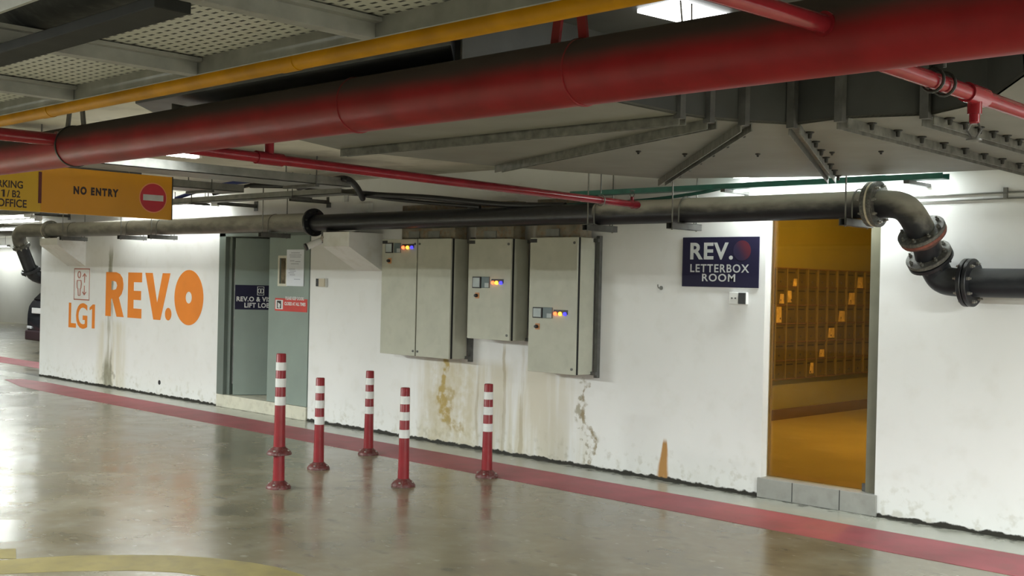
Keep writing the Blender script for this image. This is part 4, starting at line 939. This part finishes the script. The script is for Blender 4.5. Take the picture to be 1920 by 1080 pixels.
for (u, v, w_, h__), lb in zip(((1491, 531, 8, 17), (1466, 560, 9, 18), (1480, 556, 10, 22), (1460.5, 590, 11, 30), (1613, 531, 11, 22), (1597, 560, 12, 22), (1578.5, 593, 12, 20), (1559, 624, 12, 18), (1541, 662, 10, 14), (1522, 690, 8, 20)), LAB):
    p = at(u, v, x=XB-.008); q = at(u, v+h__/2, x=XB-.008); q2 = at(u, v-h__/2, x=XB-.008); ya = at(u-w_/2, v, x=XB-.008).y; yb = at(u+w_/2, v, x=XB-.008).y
    o = MB().prism([V(XB-.013, ya, q.z), V(XB-.013, yb, q.z), V(XB-.006, yb-.02, q2.z), V(XB-.006, ya+.01, q2.z)], (.003, 0, 0)).build('letter', m_glint, smooth=False)  # lit reflections on the doors, modelled as thin pale slips
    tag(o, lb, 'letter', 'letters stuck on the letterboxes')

# ------------------------------------------------------------------ bollards
def bollard(label, loc=(0, 0, 0), h=.79):
    x, y, z = loc
    t = thing('bollard', label, 'bollard', loc, 'red and white flexible bollards')
    MB().lathe(loc, (0, 0, 1), [(.097, 0), (.097, .012), (.085, .03), (.058, .05), (.047, .062)], 28).build('base', m_bolbase, t)
    MB().lathe(loc, (0, 0, 1), [(.0465, .05), (.0425, h*.35), (.0375, h-.006), (.034, h), (.01, h+.002)], 28).build('post', m_bollard, t)
    for f0, f1 in ((.49, .575), (.67, .755), (.835, .915)):
        rr = lambda f: .043+(.0378-.043)*(f-.35)/.65
        MB().lathe(loc, (0, 0, 1), [(rr(f0)+.0002, h*f0), (rr(f0)+.0016, h*f0), (rr(f1)+.0016, h*f1), (rr(f1)+.0002, h*f1)], 28).build('reflective_band', m_reflect, t)
    for k in range(4):
        an = .5+k*math.pi/2; MB().lathe((x+.08*math.cos(an), y+.08*math.sin(an), z+.03), (0, 0, 1), [(.010, 0), (.010, .008), (.003, .011)], 6).build('bolt', m_bolt, t)
    return t
g0 = at(597, 879, z=0); B0 = bollard('red and white bollard standing beside the stacked pair', (g0.x, g0.y, 0))
for (u, v), lab in (((690.5, 852), 'red and white bollard standing close to the red stripe, behind the others'), ((756, 911), 'red and white bollard in front of the one at the stripe, near the rusty stain'), ((912.5, 894), 'red and white bollard standing apart below the cabinets, with brightest bands')):
    p = at(u, v, z=0); dup(B0, (p.x, p.y, 0), lab)
p = at(522, 915, z=0); dup(B0, (p.x, p.y, 0), 'red bollard in the floor carrying another bollard over its top')
hh = at(524, 846, x=p.x).z
p2 = V(p.x, p.y, .265)
dup(B0, tuple(p2), 'raised red and white bollard slotted over another, standing tallest')

# ------------------------------------------------------------------ parked car beyond the wall end
def car(x0, y0, label):
    t = thing('car', label, 'car', (x0+.92, y0, 0)); w = 1.86
    prof = [(0, .30), (-.04, .45), (-.05, .62), (-.045, .80), (-.02, .95), (.03, 1.04), (.28, 1.32), (.52, 1.58), (1.0, 1.66), (2.4, 1.66), (3.0, 1.45), (3.45, 1.12), (4.4, .95), (4.6, .72), (4.62, .35), (4.4, .28)]
    mb = MB(); n = len(prof); sect = []
    for s, ins in ((0, .16), (.06, .05), (.18, 0), (w-.18, 0), (w-.06, .05), (w, .16)):
        ring_ = []
        for py, pz in prof:
            tuck = .0 if pz < 1.0 else (pz-1.0)*.28
            xx = x0 + (s if .18 <= s <= w-.18 else s) ; cx_ = x0+w/2
            xx = cx_ + (xx-cx_)*(1-tuck/(w/2)); ring_.append(mb.b.verts.new((xx, y0+max(py, py*(1)+0)+ins*(1 if py < 2.3 else -1), pz)))
        sect.append(ring_)
    for A, B in zip(sect, sect[1:]):
        for k in range(n): mb.b.faces.new((A[k], A[(k+1) % n], B[(k+1) % n], B[k]))
    mb.b.faces.new(sect[0]); mb.b.faces.new(sect[-1][::-1])
    mb.build('body', m_carbody, t, bevel=.02)
    MB().prism([V(x0+.25, y0+.07, 1.08), V(x0+w-.25, y0+.07, 1.08), V(x0+w-.38, y0+.47, 1.53), V(x0+.38, y0+.47, 1.53)], (0, -.03, .02)).build('rear_window', m_carglass, t, smooth=False)
    MB().box(x0+w/2-.5, x0+w/2+.1, y0-.075, y0-.05, .82, .93).build('number_plate', m_lettwhite, t, bevel=.004, smooth=False)
    for s in (0, 1):
        xa_ = x0+.14 if s == 0 else x0+w-.40
        MB().box(xa_, xa_+.26, y0-.025, y0+.1, .80, .93).build('tail_lamp', m_lamp, t, bevel=.03)
        MB().box(xa_+.02, xa_+.22, y0-.055, y0+.05, .50, .56).build('reflector', m_lens, t, bevel=.01)
    MB().box(x0+.12, x0+w-.12, y0-.08, y0+.05, .27, .47).build('bumper', mat('dark_bumper', (.05, .03, .035), .5), t, bevel=.03)
    for yy in (.85, 3.7):
        for xx in (x0+.13, x0+w-.13): 
            wl = MB().lathe((xx, y0+yy, .33), (1, 0, 0), [(.2, -.12), (.30, -.12), (.33, -.09), (.33, .09), (.30, .12), (.2, .12)], 28).build('wheel', m_tyre, t)
            MB().lathe((xx, y0+yy, .33), (1, 0, 0), [(.2, -.115), (.2, .115)], 20).build('hub', m_chrome, wl)
pcar = at(50, 641, z=.22)
car(pcar.x-.05, pcar.y, 'dark car parked beyond the white wall end')

for o in bpy.data.objects:
    if '_o' in o: del o['_o']
